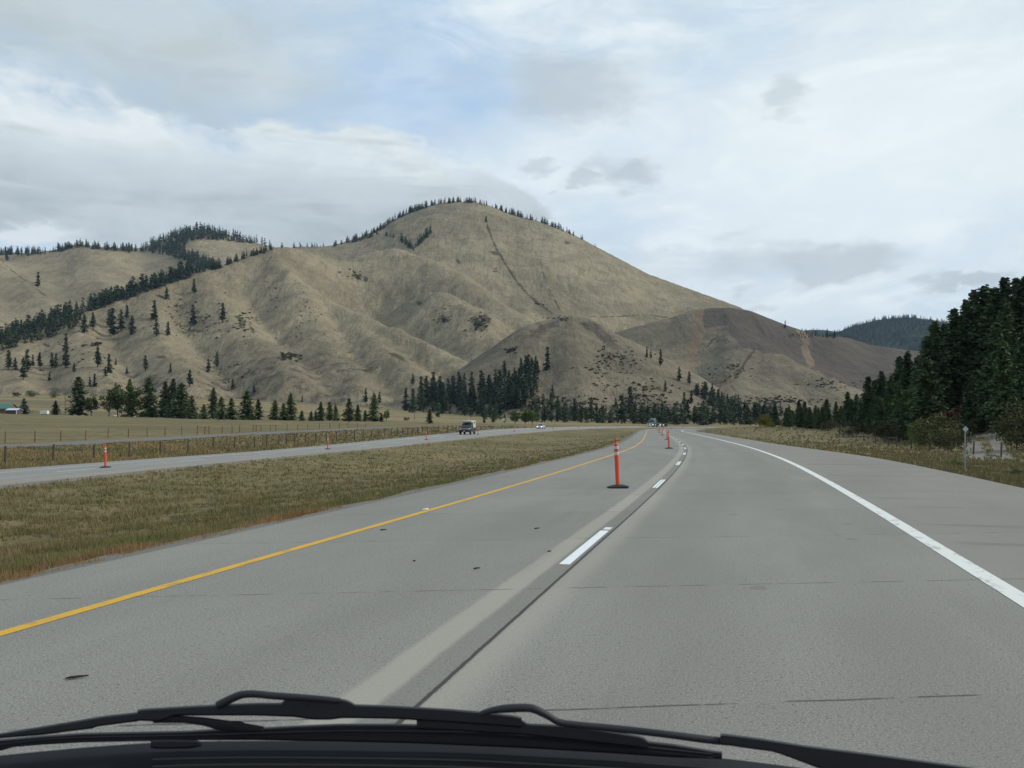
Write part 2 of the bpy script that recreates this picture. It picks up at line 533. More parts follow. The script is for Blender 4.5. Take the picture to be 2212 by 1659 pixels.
CP = [(-22, -80), (-9.2, -30), (-5.5, -15), (-1.83, 0), (-.59, 4.97), (.65, 9.97), (1.545, 13.4), (3.92, 23), (6.6, 34.5), (9.14, 46.3), (11.5, 58), (13.64, 69.8),
      (15.64, 81.6), (17.6, 93.5), (19.4, 105), (21.3, 117), (23.3, 130), (29.3, 168), (35, 204), (42.3, 240), (51, 275), (61.5, 310), (74.8, 344),
      (90, 375), (109, 405), (131, 432), (160, 458), (196, 480), (240, 496), (300, 508)]
CR = Road(CP, [(-80, 0), (38, 0), (58, -.10), (80, -.16), (105, -.21), (130, -.24), (168, -.28), (204, -.30), (240, -.27), (275, -.36), (310, -.6), (344, -.78), (375, -1.05), (520, -2.2)],
          [(-80, 0), (150, 0), (230, -.02), (600, -.02)])
OP = [(-31, -80), (-28.2, -40), (-25.3, 0), (-23.6, 20), (-21.5, 41.7), (-20.1, 53.6), (-18.7, 65.5), (-17, 77.5), (-15.2, 89.4), (-13.5, 101.3), (-11.6, 113), (-10, 125),
      (-8.2, 137), (-6.4, 149), (-4.66, 161), (-2.8, 173), (-1, 185), (1.0, 199)]
_i0 = CR.stY(200)
for st in list(np.arange(_i0 + 10, len(CR.S) - 5, 18)):
    q_ = CR.at(st, -33.0); OP.append((q_[0], q_[1]))
OR_ = Road(OP, [(-80, -.7), (46, -.72), (81, -.82), (116, -.62), (150, -.42), (193, -.36), (240, -.2), (296, -.17), (352, -.15), (393, -.32), (450, -.8), (500, -1.2), (600, -2.2)],
           [(-80, .037), (95, .035), (150, .005), (210, -.035), (600, -.035)])


def edge_r(st):  # right pavement edge of our road: a wider pull-out close by
    Y = np.interp(st, CR.S, CR.xy[:, 1])
    return 8.7 - 1.2 * sstep(38, 75, Y)


# ------------------------------------------------------------------ ground
A_K = np.array([-1.2, -.58, -.424, -.266, -.108, .05, .155, .25, .40, .6, 1.2])
ZF_K = np.array([8, 5.9, 4.2, 3.1, 1.6, .5, -.2, -.9, -1.0, -.5, 0])
UP_K = np.array([.05, .062, .060, .050, .030, .018, .012, .012, .014, .02, .02])


def ground_z(X, Y):
    sh = np.shape(X)
    X = np.asarray(X, float).ravel(); Y = np.asarray(Y, float).ravel()
    nC, zC, iC = CR.coords(X, Y); nO, zO, iO = OR_.coords(X, Y)
    er = edge_r(CR.S[iC])
    Yp = np.maximum(Y, 1.0); a = np.clip(X / Yp, -1.2, 1.2)
    near = np.where(Y > 0, 1, 0)
    zf = np.interp(a, A_K, ZF_K); up = np.interp(a, A_K, UP_K)
    field = -.45 + (zf + .45) * sstep(90, 440, Y) - 1.2 * sstep(452, 500, Y) * (1 - sstep(500, 560, Y)) + up * np.maximum(Y - 500, 0)
    field = field + .25 * fbm(X / 37., Y / 37., 3, 3) * sstep(60, 160, np.hypot(X, Y))
    # left of the oncoming road
    m = -nO
    rel = np.interp(m, [0, 7.9, 8.4, 10.5, 16.5, 25, 32, 40, 46], [-.3, -.3, -.12, -.45, -.35, -.1, .2, .25, .3])
    zl = zO + rel
    w = sstep(44, 90, m)
    zl = zl * (1 - w) + field * w
    # between the roads
    mL = np.maximum(-nC - 5.2, 0); mR = np.maximum(nO - 4.9, 0)
    tt = mL / np.maximum(mL + mR, .01)
    wid = np.minimum(mL + mR, 22)
    zm = zC * (1 - tt) + zO * tt - .075 * wid * np.sin(np.pi * np.clip(tt, 0, 1)) ** 1.0 * .55 - .07
    inC = (nC > -5.0) & (nC < er - .2); inO = (nO > -7.4) & (nO < 4.7)
    # right of our road
    q = nC - er
    g0 = np.interp(q, [0, 1.5, 5, 12, 18, 25, 40, 60], [-.08, -.16, -.45, -1.0, -1.3, -1.3, -1.1, -.2])
    g1 = np.interp(q, [0, 2, 5, 14, 25, 60, 120], [-.14, .25, .6, 1.0, 1.3, 1.8, 2.5])
    fw = sstep(105, 175, Y)
    zr = zC + g0 * (1 - fw) + g1 * fw
    fa = sstep(70, 140, q) * sstep(250, 420, Y)
    zr = zr * (1 - fa) + field * fa
    hq = X - .42 * Y - 15
    zr = zr + np.where(q > 10, .34 * (np.sqrt(hq * hq + 12) + hq) / 2 * sstep(10, 26, q), 0)
    z = np.where(nC > -4, zr, np.where(nO > -6, zm, zl))
    far = sstep(500, 640, Y)
    z = z * (1 - far) + field * far
    rough = .10 * fbm(X / 2.3, Y / 2.3, 3, 5) + .12 * fbm(X / 9., Y / 9., 2, 9)
    ed = np.minimum(np.where(nC < 0, -nC - 5.6, nC - er - .4), np.where(nO < 0, -nO - 8.2, nO - 5.3))
    z = z + rough * sstep(0, 2.5, ed)
    z = np.where(inC, zC - .25, z); z = np.where(inO, zO - .25, z)
    return z.reshape(sh)


th = np.r_[np.linspace(-180, -62, 50)[:-1], np.linspace(-62, 62, 300), np.linspace(62, 180, 50)[1:]]
rr = np.r_[1.0 * 1.03 ** np.arange(0, 55), 5.0 * 1.0115 ** np.arange(0, 310), 173 * 1.0215 ** np.arange(0, 180)]
rr = rr[rr < 7500]
TH, RR = np.meshgrid(np.radians(th), rr)
GX, GY = RR * np.sin(TH), RR * np.cos(TH)
GZ = ground_z(GX, GY)
GZ = np.where(RR > 1500, np.minimum(GZ, 40), GZ)
nr, nc = GX.shape
ii = np.arange(nr * nc).reshape(nr, nc)
gf = np.stack([ii[:-1, :-1], ii[:-1, 1:], ii[1:, 1:], ii[1:, :-1]], -1).reshape(-1, 4)
gv = np.stack([GX, GY, GZ], -1).reshape(-1, 3)
cap = np.array([[0, 0, GZ[0].mean()]])
gme = np_mesh('ground', gv, gf, [M['ground']])


def trace_ground(pl, y0=66, y1=230):
    out = []
    ys = np.linspace(y0, y1, 700)
    for (u, v) in pl:
        x = (u - U0) / F * ys; z = CZ - (v - V0) / F * ys
        i = np.where(z <= ground_z(x, ys))[0]
        if len(i): out.append((x[i[0]], ys[i[0]]))
    return out


RUTS = [trace_ground([(2116, 992), (2106, 975), (2100, 955), (2094, 935), (2088, 918), (2084, 906)]), trace_ground([(2170, 992), (2158, 972), (2148, 952), (2139, 932), (2120, 916), (2106, 906)])]


def rut_mask(X, Y):
    r = np.zeros(np.shape(X))
    for pl, w_ in zip(RUTS, (1.1, .75)):
        if len(pl) > 1: r = np.maximum(r, stroke(X, Y, pl, w_))
    return r


def stroke(u, v, pts, w):
    best = np.full(np.shape(u), 1e9)
    for (x1, y1), (x2, y2) in zip(pts, pts[1:]):
        d2 = (x2 - x1) ** 2 + (y2 - y1) ** 2 + 1e-9
        t = np.clip(((u - x1) * (x2 - x1) + (v - y1) * (y2 - y1)) / d2, 0, 1)
        best = np.minimum(best, np.hypot(u - x1 - t * (x2 - x1), v - y1 - t * (y2 - y1)))
    return np.clip(1.25 - best / w, 0, 1)


gcol = np.zeros((len(gv), 4), np.float32); gcol[:, 3] = 1
gcol[:, 0] = rut_mask(gv[:, 0], gv[:, 1])
gat = gme.color_attributes.new('cover', 'FLOAT_COLOR', 'POINT'); gat.data.foreach_set('color', gcol.ravel())
ground = mobj('ground', gme); tag(ground, kind='structure')


# ------------------------------------------------------------------ roads, markings
def ribbon(name, road, s0, s1, offs, mat, dz=0.0, step=1.0, parent=None, skirt=0.0, extra=None):
    """strip along a road; offs numbers or functions of the station"""
    st = np.arange(s0, s1 + 1e-6, step) if s1 - s0 > step else np.array([s0, (s0 + s1) / 2, s1])
    if st[-1] < s1 - 1e-3: st = np.r_[st, s1]
    rows = []; uvr = []
    for k, o in enumerate(offs):
        n = o(st) if callable(o) else np.full(len(st), float(o))
        e = 0 if extra is None else extra[k]
        rows.append(road.at(st, n, dz + e)); uvr.append(np.stack([n, st], -1))
    if skirt:
        for pos in (0, -1):
            r = rows[pos].copy(); r[:, 2] -= skirt
            if pos == 0: rows.insert(0, r); uvr.insert(0, uvr[0])
            else: rows.append(r); uvr.append(uvr[-1])
    if np.mean(uvr[0][:, 0]) > np.mean(uvr[-1][:, 0]): rows.reverse(); uvr.reverse()
    V = np.stack(rows, 1); UV = np.stack(uvr, 1)
    a, b = V.shape[:2]
    ii = np.arange(a * b).reshape(a, b)
    fc = np.stack([ii[:-1, :-1], ii[:-1, 1:], ii[1:, 1:], ii[1:, :-1]], -1).reshape(-1, 4)
    me = np_mesh(name, V.reshape(-1, 3), fc, [mat], None, False)
    uvl = me.uv_layers.new(name='UVMap')
    lv = np.empty(len(me.loops), np.int32); me.loops.foreach_get('vertex_index', lv)
    uvl.data.foreach_set('uv', UV.reshape(-1, 2)[lv].astype(np.float32).ravel())
    return mobj(name, me, parent)


cs0, cs1 = CR.stY(-60), len(CR.S) - 12
road = ribbon('highway_road', CR, cs0, cs1, [-5.2, -3.6, -1.8, 0, 2.1, 4.3, edge_r], M['road'], 0, 1.0, None, .3)
tag(road, kind='structure')
ribbon('yellow_edge_line', CR, cs0, cs1, [-3.66, -3.53], M['yellow_paint'], .004, 1.0, road)
ribbon('white_edge_line', CR, cs0, cs1, [4.22, 4.43], M['white_paint'], .004, 1.0, road)
for k in range(-1, 26):
    c = CR.stY(11.45) + 12.0 * k
    for (n0, n1) in ((-.125, -.067), (-.052, .006)) if k else ((-.122, .002),):
        ribbon('lane_dash', CR, c - 1.6, c + 1.6, [n0, n1], M['dash_paint'], .004, .8, road)
    if k == 0:
        ribbon('lane_dash', CR, c + 1.72, c + 2.02, [-.11, .0], M['white_paint'], .004, .3, road)

os0, os1 = OR_.stY(-60), len(OR_.S) - 6
oroad = ribbon('oncoming_road', OR_, os0, os1, [-7.6, -3.7, 0, 2, 3.7, 4.9], M['road_far'], 0, 1.0, None, .3)
tag(oroad, kind='structure')
ribbon('yellow_edge_line', OR_, os0, os1, [3.62, 3.75], M['yellow_paint'], .004, 1.0, oroad)
ribbon('white_edge_line', OR_, os0, os1, [-3.85, -3.68], M['white_paint'], .004, 1.0, oroad)
d0 = OR_.ray(165)
for k in range(-3, 30):
    c = d0 + 11.9 * k
    ribbon('lane_dash', OR_, c - 1.6, c + 1.6, [-.07, .07], M['dash_paint'], .004, .8, oroad)


def wavy(base, amp, seed, sc=.35):
    return lambda st: base + amp * fbm(st * sc, st * 0 + seed, 4, 21)


for nm, rd, offs, ex, sa, sb in (
        ('road_shoulder', CR, [-5.15, -5.4, wavy(-5.95, .3, 1.3), -7.0], [-.02, -.04, -.10, -.8], cs0, cs1),
        ('road_shoulder', OR_, [4.85, 5.1, wavy(5.45, .25, 4.1), 7.0], [-.03, -.06, -.14, -1.2], os0, os1),
        ('road_shoulder', OR_, [-7.55, -7.8, wavy(-8.1, .15, 8.8), -9.6], [-.03, -.05, -.12, -1.0], os0, os1),
        ('road_shoulder', CR, [lambda s: edge_r(s) - .05, lambda s: edge_r(s) + .2, lambda s: edge_r(s) + .45 + .2 * fbm(s * .4, s * 0 + 2.2, 3, 31), lambda s: edge_r(s) + 1.8], [-.03, -.05, -.12, -1.0], cs0, cs1)):
    tag(ribbon(nm, rd, sa, sb, offs, M['gravel'], 0, .5, None, 0, ex), kind='structure')


def draped(name, pts, wid, mat, dz=.03, nx=5):
    q = catmull(pts, .7)
    t = np.gradient(q, axis=0); t /= np.linalg.norm(t, axis=1)[:, None]
    nn = np.c_[t[:, 1], -t[:, 0]]
    w = wid if callable(wid) else (lambda i: np.full(len(i), wid))
    ww = w(np.arange(len(q))) * (1 + .18 * fbm(np.arange(len(q)) * .13, np.zeros(len(q)) + 3.3, 3, 17))
    V = np.stack([q + nn * (ww * f)[:, None] for f in np.linspace(-.5, .5, nx)], 1)
    Z = ground_z(V[..., 0], V[..., 1]) + dz
    V3 = np.concatenate([V, Z[..., None]], -1)
    a, b = V3.shape[:2]; ii = np.arange(a * b).reshape(a, b)
    fc = np.stack([ii[:-1, :-1], ii[:-1, 1:], ii[1:, 1:], ii[1:, :-1]], -1).reshape(-1, 4)
    return mobj(name, np_mesh(name, V3.reshape(-1, 3), fc, [mat]))


fp = []
for st in np.arange(OR_.stY(-40), OR_.stY(330), 15.0):
    q_ = OR_.at(st, -36.3); fp.append((q_[0], q_[1]))
fr = draped('frontage_road', fp, 6.6, M['asphalt'], .06, 9); tag(fr, kind='structure')


# ------------------------------------------------------------------ hills
def spine_field(X, Y, spines, slope=.55, w=110.0, k=14.0):
    """rounded ridges falling away either side of each crest line, blended at the creases"""
    acc = []
    for sp in spines:
        opt = {}
        if isinstance(sp, dict): opt = sp; sp = sp['p']
        s_, w_ = opt.get('s', slope), opt.get('w', w)
        pts = catmull([P(*p) for p in sp], 60.0)
        best = np.full(X.shape, -1e9)
        for p, q in zip(pts, pts[1:]):
            d = q[:2] - p[:2]; L2 = max(d @ d, 1e-6)
            t = np.clip(((X - p[0]) * d[0] + (Y - p[1]) * d[1]) / L2, 0, 1)
            dist = np.hypot(X - p[0] - t * d[0], Y - p[1] - t * d[1])
            h = p[2] + t * (q[2] - p[2]) - s_ * (np.sqrt(dist * dist + w_ * w_) - w_)
            best = np.maximum(best, h)
        acc.append(best)
    acc = np.stack(acc)
    mx = acc.max(0)
    return mx + k * np.log(np.exp((acc - mx) / k).sum(0)) - k * .25


TERR_V, TERR_F = [gv], [np.concatenate([gf[:, [0, 1, 2]], gf[:, [0, 2, 3]]])]


def inpoly(u, v, poly):
    poly = np.array(poly, float); r = np.zeros(np.shape(u), bool)
    x1, y1 = poly[-1]
    for x2, y2 in poly:
        c = ((y1 > v) != (y2 > v)) & (u < (x2 - x1) * (v - y1) / (y2 - y1 + 1e-9) + x1)
        r ^= c; x1, y1 = x2, y2
    return r


def blob(u, v, cu, cv, ru, rv, ang=0.0):
    c, s = math.cos(math.radians(ang)), math.sin(math.radians(ang))
    du, dv = u - cu, v - cv
    x = (du * c + dv * s) / ru; y = (-du * s + dv * c) / rv
    return np.clip(1.25 - np.hypot(x, y), 0, 1)


def hill(name, spines, ur, yr, du, ny, mat, amp=5.0, cover=None, slope=.55, w=110.0, k=14.0, crest=None, base=-20, nscale=1.0):
    us = np.arange(ur[0], ur[1] + du, du)
    ys = yr[0] * (yr[1] / yr[0]) ** np.linspace(0, 1, ny)
    UU, YY = np.meshgrid(us, ys)
    X = (UU - U0) / F * YY; Y = YY
    Z = spine_field(X, Y, spines, slope, w, k)
    ns = nscale
    wx = X + 60 * fbm(X / 400, Y / 400, 2, 60); wy = Y + 60 * fbm(X / 400 + 9, Y / 400, 2, 61)
    Z = Z + amp * (.8 * fbm(wx / (190 * ns), wy / (190 * ns), 3, 40) - 1.1 * np.abs(fbm(wx / (95 * ns), wy / (220 * ns), 3, 44)) + .35 * fbm(X / 22, Y / 22, 3, 47))
    Z = np.maximum(Z, base)
    if crest is not None:
        cu, cv = np.array(crest, float).T
        vv = V0 - (Z - CZ) / Y * F
        top = vv.min(0)
        tgt = np.interp(us, cu, cv)
        f = (V0 - tgt) / np.maximum(V0 - top, 5)
        f = np.clip(f, .8, 1.25)
        i0, i1 = np.searchsorted(us, cu[0]), min(np.searchsorted(us, cu[-1]), len(us) - 1)
        fade = 1 - np.minimum(np.maximum(np.maximum(cu[0] - us, us - cu[-1]), 0) / 120., 1)
        f = np.where(us < cu[0], f[i0], np.where(us > cu[-1], f[i1], f)) * fade + (1 - fade)
        ker = np.hanning(13); ker /= ker.sum()
        f = np.convolve(np.pad(f, 6, mode='edge'), ker, 'valid')
        Z = CZ + (Z - CZ) * f[None, :]
    V = np.stack([X, Y, Z], -1).reshape(-1, 3)
    a, b = X.shape; ii = np.arange(a * b).reshape(a, b)
    fc = np.stack([ii[:-1, :-1], ii[:-1, 1:], ii[1:, 1:], ii[1:, :-1]], -1).reshape(-1, 4)
    me = np_mesh(name, V, fc, [mat])
    VV = V0 - (Z - CZ) / Y * F
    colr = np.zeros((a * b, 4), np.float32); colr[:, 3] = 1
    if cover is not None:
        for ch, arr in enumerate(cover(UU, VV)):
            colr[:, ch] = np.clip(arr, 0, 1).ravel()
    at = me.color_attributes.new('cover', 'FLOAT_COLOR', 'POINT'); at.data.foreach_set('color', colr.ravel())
    TERR_V.append(V); TERR_F.append(np.concatenate([fc[:, [0, 1, 2]], fc[:, [0, 2, 3]]]))
    o = mobj(name, me); tag(o, kind='structure')
    return o


MAIN = [
    [(560, 560, 2000), (640, 545, 2000), (690, 538, 2050), (718, 530, 2130), (780, 512, 2270), (823, 493, 2350), (850, 474, 2400), (886, 457, 2450), (922, 445, 2480), (949, 438.6, 2500), (985, 435, 2500), (1027, 437, 2500),
     (1057, 443.5, 2480), (1100, 461.6, 2440), (1146, 473, 2400), (1185, 485, 2350), (1238, 506, 2280), (1290, 534, 2200), (1334, 557, 2130), (1400, 592, 2030), (1500, 628, 1900), (1600, 664, 1780), (1680, 715, 1700), (1780, 765, 1600)],
    {'p': [(560, 546, 1680), (600, 535, 1720), (640, 533, 1750), (690, 533, 1800), (720, 531, 1830), (764, 526, 1860), (812, 512, 1900), (840, 514, 1890), (880, 535, 1850), (935, 556, 1790), (978, 592, 1710), (1034, 626, 1610), (1093, 657, 1510), (1150, 690, 1390)], 'w': 30, 's': .78},
    {'p': [(985, 440, 2480), (1001, 466, 2330), (960, 492, 2240), (915, 528, 2130), (895, 545, 2050)], 'w': 26, 's': .78},
    {'p': [(1001, 466, 2330), (1020, 520, 2150), (1055, 580, 1960), (1100, 635, 1740), (1140, 668, 1580)], 'w': 26, 's': .78},
    {'p': [(1060, 455, 2430), (1095, 500, 2280), (1128, 550, 2110), (1158, 605, 1900), (1195, 655, 1700)], 'w': 26, 's': .78},
    {'p': [(1146, 480, 2380), (1180, 530, 2230), (1215, 585, 2040), (1245, 635, 1840), (1270, 675, 1680)], 'w': 26, 's': .78},
    {'p': [(1238, 512, 2260), (1280, 565, 2090), (1330, 612, 1930), (1370, 650, 1780), (1400, 690, 1620)], 'w': 26, 's': .78},
    {'p': [(1334, 563, 2110), (1400, 625, 1930), (1450, 660, 1800), (1480, 690, 1650)], 'w': 45, 's': .68},
    {'p': [(585, 537, 1690), (606, 572, 1570), (660, 602, 1500), (738, 638, 1420), (837, 690, 1300), (935, 743, 1180), (1028, 800, 1050), (1080, 845, 940)], 'w': 16, 's': .84},
    {'p': [(760, 655, 1390), (790, 700, 1270), (828, 743, 1130), (880, 780, 1040), (928, 815, 950)], 'w': 20, 's': .8},
    {'p': [(920, 620, 1600), (962, 631, 1500), (1000, 655, 1430), (1034, 672, 1370), (1065, 720, 1250), (1080, 770, 1120)], 'w': 24, 's': .78},
    {'p': [(600, 535, 1710), (540, 551, 1640), (480, 573, 1570), (400, 593, 1500), (300, 628, 1400), (200, 663, 1320), (100, 698, 1240), (0, 735, 1150), (-150, 790, 1040), (-300, 840, 960)], 'w': 26, 's': .78},
    {'p': [(440, 583, 1540), (480, 650, 1360), (555, 730, 1160), (640, 805, 970)], 'w': 26, 's': .78},
    {'p': [(320, 622, 1420), (340, 700, 1220), (390, 780, 1020), (420, 830, 920)], 'w': 26, 's': .78},
    {'p': [(170, 675, 1290), (190, 750, 1100), (225, 815, 950)], 'w': 26, 's': .78},
    {'p': [(30, 725, 1170), (30, 790, 1020), (30, 840, 900)], 'w': 26, 's': .78},
    {'p': [(660, 605, 1490), (690, 690, 1280), (740, 770, 1080), (790, 830, 940)], 'w': 26, 's': .78},
]
MAIN_CREST = [(-200, 808), (-100, 771), (0, 735), (100, 698), (200, 663), (300, 628), (400, 593), (480, 573), (540, 551), (600, 534.5), (640, 533), (690, 533), (718, 530), (780, 512), (823, 493), (850, 474), (886, 457), (922, 445), (949, 438.6), (985, 435), (1027, 437),
              (1057, 443.5), (1100, 461.6), (1146, 473), (1185, 485), (1238, 506), (1290, 534), (1334, 557), (1400, 592), (1500, 628), (1600, 664), (1640, 688), (1700, 725), (1780, 760), (1870, 790)]


def cov_main(u, v):
    brush = np.zeros(u.shape)
    for b in ((1035, 700, 26, 26, 30), (1050, 688, 12, 20, -30), (520, 695, 10, 24, -35), (545, 712, 8, 14, -30), (770, 597, 6, 20, -55), (790, 603, 7, 9, 0), (735, 588, 8, 4, 0),
              (620, 770, 28, 10, -5), (640, 768, 16, 8, 0), (960, 690, 24, 10, 30), (905, 655, 10, 8, 0), (1105, 755, 16, 8, -25), (350, 772, 16, 5, 0), (100, 745, 20, 5, 20), (205, 745, 16, 6, 10),
              (430, 715, 35, 4, 2), (860, 770, 40, 8, 25), (800, 800, 30, 14, 0), (990, 565, 5, 12, -40), (1225, 523, 10, 5, 30), (1070, 548, 18, 6, 20), (700, 720, 6, 4, 0), (345, 640, 14, 4, 10)):
        brush = np.maximum(brush, blob(u, v, *b) * (.62 if b[2] > 20 and b[3] > 8 else .85))
    brush = np.maximum(brush, (.80 + .25 * fbm(u / 14., v / 14., 2, 55)) * stroke(u, v, [(1052, 485), (1062, 515), (1078, 548), (1098, 580), (1116, 608), (1140, 636), (1166, 657), (1192, 677)], 4.0))  # gully crease: its shade painted into the brush cover as a dark line
    brush = np.maximum(brush, (.66 + .3 * fbm(u / 12., v / 12., 2, 56)) * stroke(u, v, [(1166, 560), (1176, 600), (1186, 625), (1200, 652), (1214, 676)], 3.2))  # second gully crease, shade painted in the same way
    brush = np.maximum(brush, .8 * stroke(u, v, [(1270, 684), (1330, 684), (1400, 680), (1460, 688)], 1.8))
    brush = np.maximum(brush, .55 * stroke(u, v, [(0, 566), (30, 590), (68, 620), (100, 640)], 2.5))
    sc_ = fbm(u / 9., v / 7., 3, 77)
    for (cu, cv, ru, rv, am) in ((420, 690, 70, 55, .9), (590, 640, 30, 40, .8), (660, 700, 40, 60, .7), (540, 700, 30, 40, .8), (300, 730, 80, 50, .6), (150, 770, 120, 60, .5), (960, 690, 50, 30, .8), (480, 780, 120, 60, .5), (1200, 690, 60, 12, .8)):
        brush = np.maximum(brush, np.clip((sc_ - .22) * 4, 0, 1) * am * np.clip(blob(u, v, cu, cv, ru, rv) * 2, 0, 1))
    z = np.maximum(.44 * sstep(690, 810, v + (u - 560) * .12) * sstep(980, 700, u), .34 * blob(u, v, 960, 660, 60, 36, 20))  # cloud shade painted over the lower left slopes, plus a darker spur
    red = .6 * blob(u, v, 1460, 676, 40, 7)
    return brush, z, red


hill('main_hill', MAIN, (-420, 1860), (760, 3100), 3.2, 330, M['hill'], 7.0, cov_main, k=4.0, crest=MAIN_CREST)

LEFTBACK = [
    {'p': [(-500, 575, 2500), (-200, 555, 2500), (0, 546, 2500), (60, 546, 2500), (120, 540, 2500), (165, 527, 2480), (230, 535, 2500), (310, 540, 2560), (380, 560, 2600), (460, 590, 2500)], 'w': 80},
    {'p': [(165, 528, 2470), (185, 570, 2320), (205, 598, 2200), (241, 626, 2060), (290, 665, 1880)], 'w': 34, 's': .68},
    {'p': [(290, 540, 2540), (310, 590, 2350), (330, 620, 2200)], 'w': 40, 's': .66},
    {'p': [(60, 548, 2480), (90, 600, 2250), (130, 650, 2000)], 'w': 40, 's': .66},
    {'p': [(-400, 470, 2300), (-200, 500, 2250), (-60, 542, 2200), (0, 568, 2140), (60, 612, 2010), (110, 648, 1880), (150, 690, 1700)], 'w': 34, 's': .68},
    {'p': [(-150, 520, 2240), (-100, 600, 1950), (-40, 680, 1650)], 'w': 40, 's': .66},
    {'p': [(300, 540, 2750), (350, 518, 2780), (400, 500, 2800), (430, 495, 2800), (480, 504, 2780), (530, 518, 2730), (590, 533, 2660), (660, 550, 2600), (760, 570, 2500)], 'w': 90},
    {'p': [(430, 497, 2790), (470, 540, 2550), (520, 575, 2300)], 'w': 90},
    {'p': [(350, 520, 2770), (385, 560, 2500), (430, 590, 2250)], 'w': 70},
]
hill('back_hill', LEFTBACK, (-520, 800), (1400, 3300), 3.6, 230, M['hill'], 4.0, lambda u, v: (.6 * stroke(u, v, [(0, 560), (30, 588), (68, 616), (100, 640)], 3.0), 0 * u, 0 * u), crest=[(-100, 552), (0, 546), (60, 546), (120, 540), (165, 527), (230, 534), (310, 536), (350, 518), (400, 500), (430, 495), (480, 504), (530, 518), (580, 531)])

FOOT = [
    {'p': [(1010, 840, 860), (1060, 785, 920), (1105, 738, 970), (1150, 703, 1010), (1195, 686, 1030), (1230, 683, 1030), (1262, 688, 1025), (1300, 712, 1010), (1340, 740, 990), (1400, 788, 950), (1450, 824, 910), (1500, 860, 870), (1560, 897, 820)], 'w': 14, 's': .74},
    {'p': [(1230, 684, 1025), (1238, 740, 910), (1250, 810, 790), (1262, 870, 700)], 'w': 18, 's': .7},
    {'p': [(1160, 700, 1005), (1140, 770, 890), (1130, 840, 780), (1120, 890, 710)], 'w': 18, 's': .7},
    {'p': [(1320, 728, 1000), (1345, 800, 850), (1370, 860, 750)], 'w': 34, 's': .6},
    {'p': [(1420, 802, 930), (1450, 860, 810), (1470, 895, 740)], 'w': 30, 's': .6},
]


def cov_foot(u, v):
    sc_ = fbm(u / 7., v / 5., 3, 81)
    b = np.zeros(u.shape)
    for (cu, cv, ru, rv, am, ang) in ((1325, 770, 60, 22, .95, 45), (1290, 800, 25, 55, .75, -30), (1400, 850, 70, 25, .8, 30), (1240, 860, 70, 40, .6, 0), (1350, 840, 60, 50, .8, 40), (1210, 760, 14, 30, .5, 0), (1250, 720, 30, 40, .4, 0)):
        b = np.maximum(b, np.clip((sc_ - .12) * 4, 0, 1) * am * np.clip(blob(u, v, cu, cv, ru, rv, ang) * 2.2, 0, 1))
    b = np.maximum(b, .55 * blob(u, v, 1265, 705, 45, 12, 38))
    b = np.maximum(b, .42 * blob(u, v, 1165, 715, 30, 22, -30))
    b = np.maximum(b, .85 * blob(u, v, 1105, 756, 14, 8, -20))
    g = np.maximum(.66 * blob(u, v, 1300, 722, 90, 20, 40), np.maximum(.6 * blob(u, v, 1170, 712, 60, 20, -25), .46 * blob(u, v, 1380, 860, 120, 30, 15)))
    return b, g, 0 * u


hill('foot_hill', FOOT, (960, 1640), (600, 1400), 2.4, 170, M['hill_grey'], 2.0, cov_foot, k=3.5, nscale=.5)

BROWN = [
    {'p': [(1330, 735, 1600), (1400, 702, 1500), (1440, 689, 1460), (1490, 672, 1430), (1530, 666, 1420), (1575, 664, 1410), (1620, 671, 1400), (1700, 703, 1380), (1760, 722, 1385), (1800, 726, 1400), (1830, 729, 1400), (1880, 745, 1400), (1960, 756, 1420), (2060, 775, 1430), (2250, 800, 1450), (2450, 830, 1450)], 'w': 60},
    {'p': [(1540, 668, 1415), (1584, 706, 1300), (1636, 733, 1210), (1687, 766, 1115), (1750, 797, 1015), (1828, 846, 900), (1890, 885, 820)], 'w': 30, 's': .62},
    {'p': [(1440, 690, 1450), (1440, 750, 1270), (1450, 820, 1060), (1470, 880, 900)], 'w': 30, 's': .7},
    {'p': [(1600, 715, 1280), (1590, 780, 1100), (1600, 850, 930)], 'w': 28, 's': .7},
    {'p': [(1687, 768, 1110), (1690, 830, 960), (1700, 880, 850)], 'w': 28, 's': .7},
    {'p': [(1800, 728, 1390), (1850, 790, 1200), (1900, 850, 1020)], 'w': 70},
]


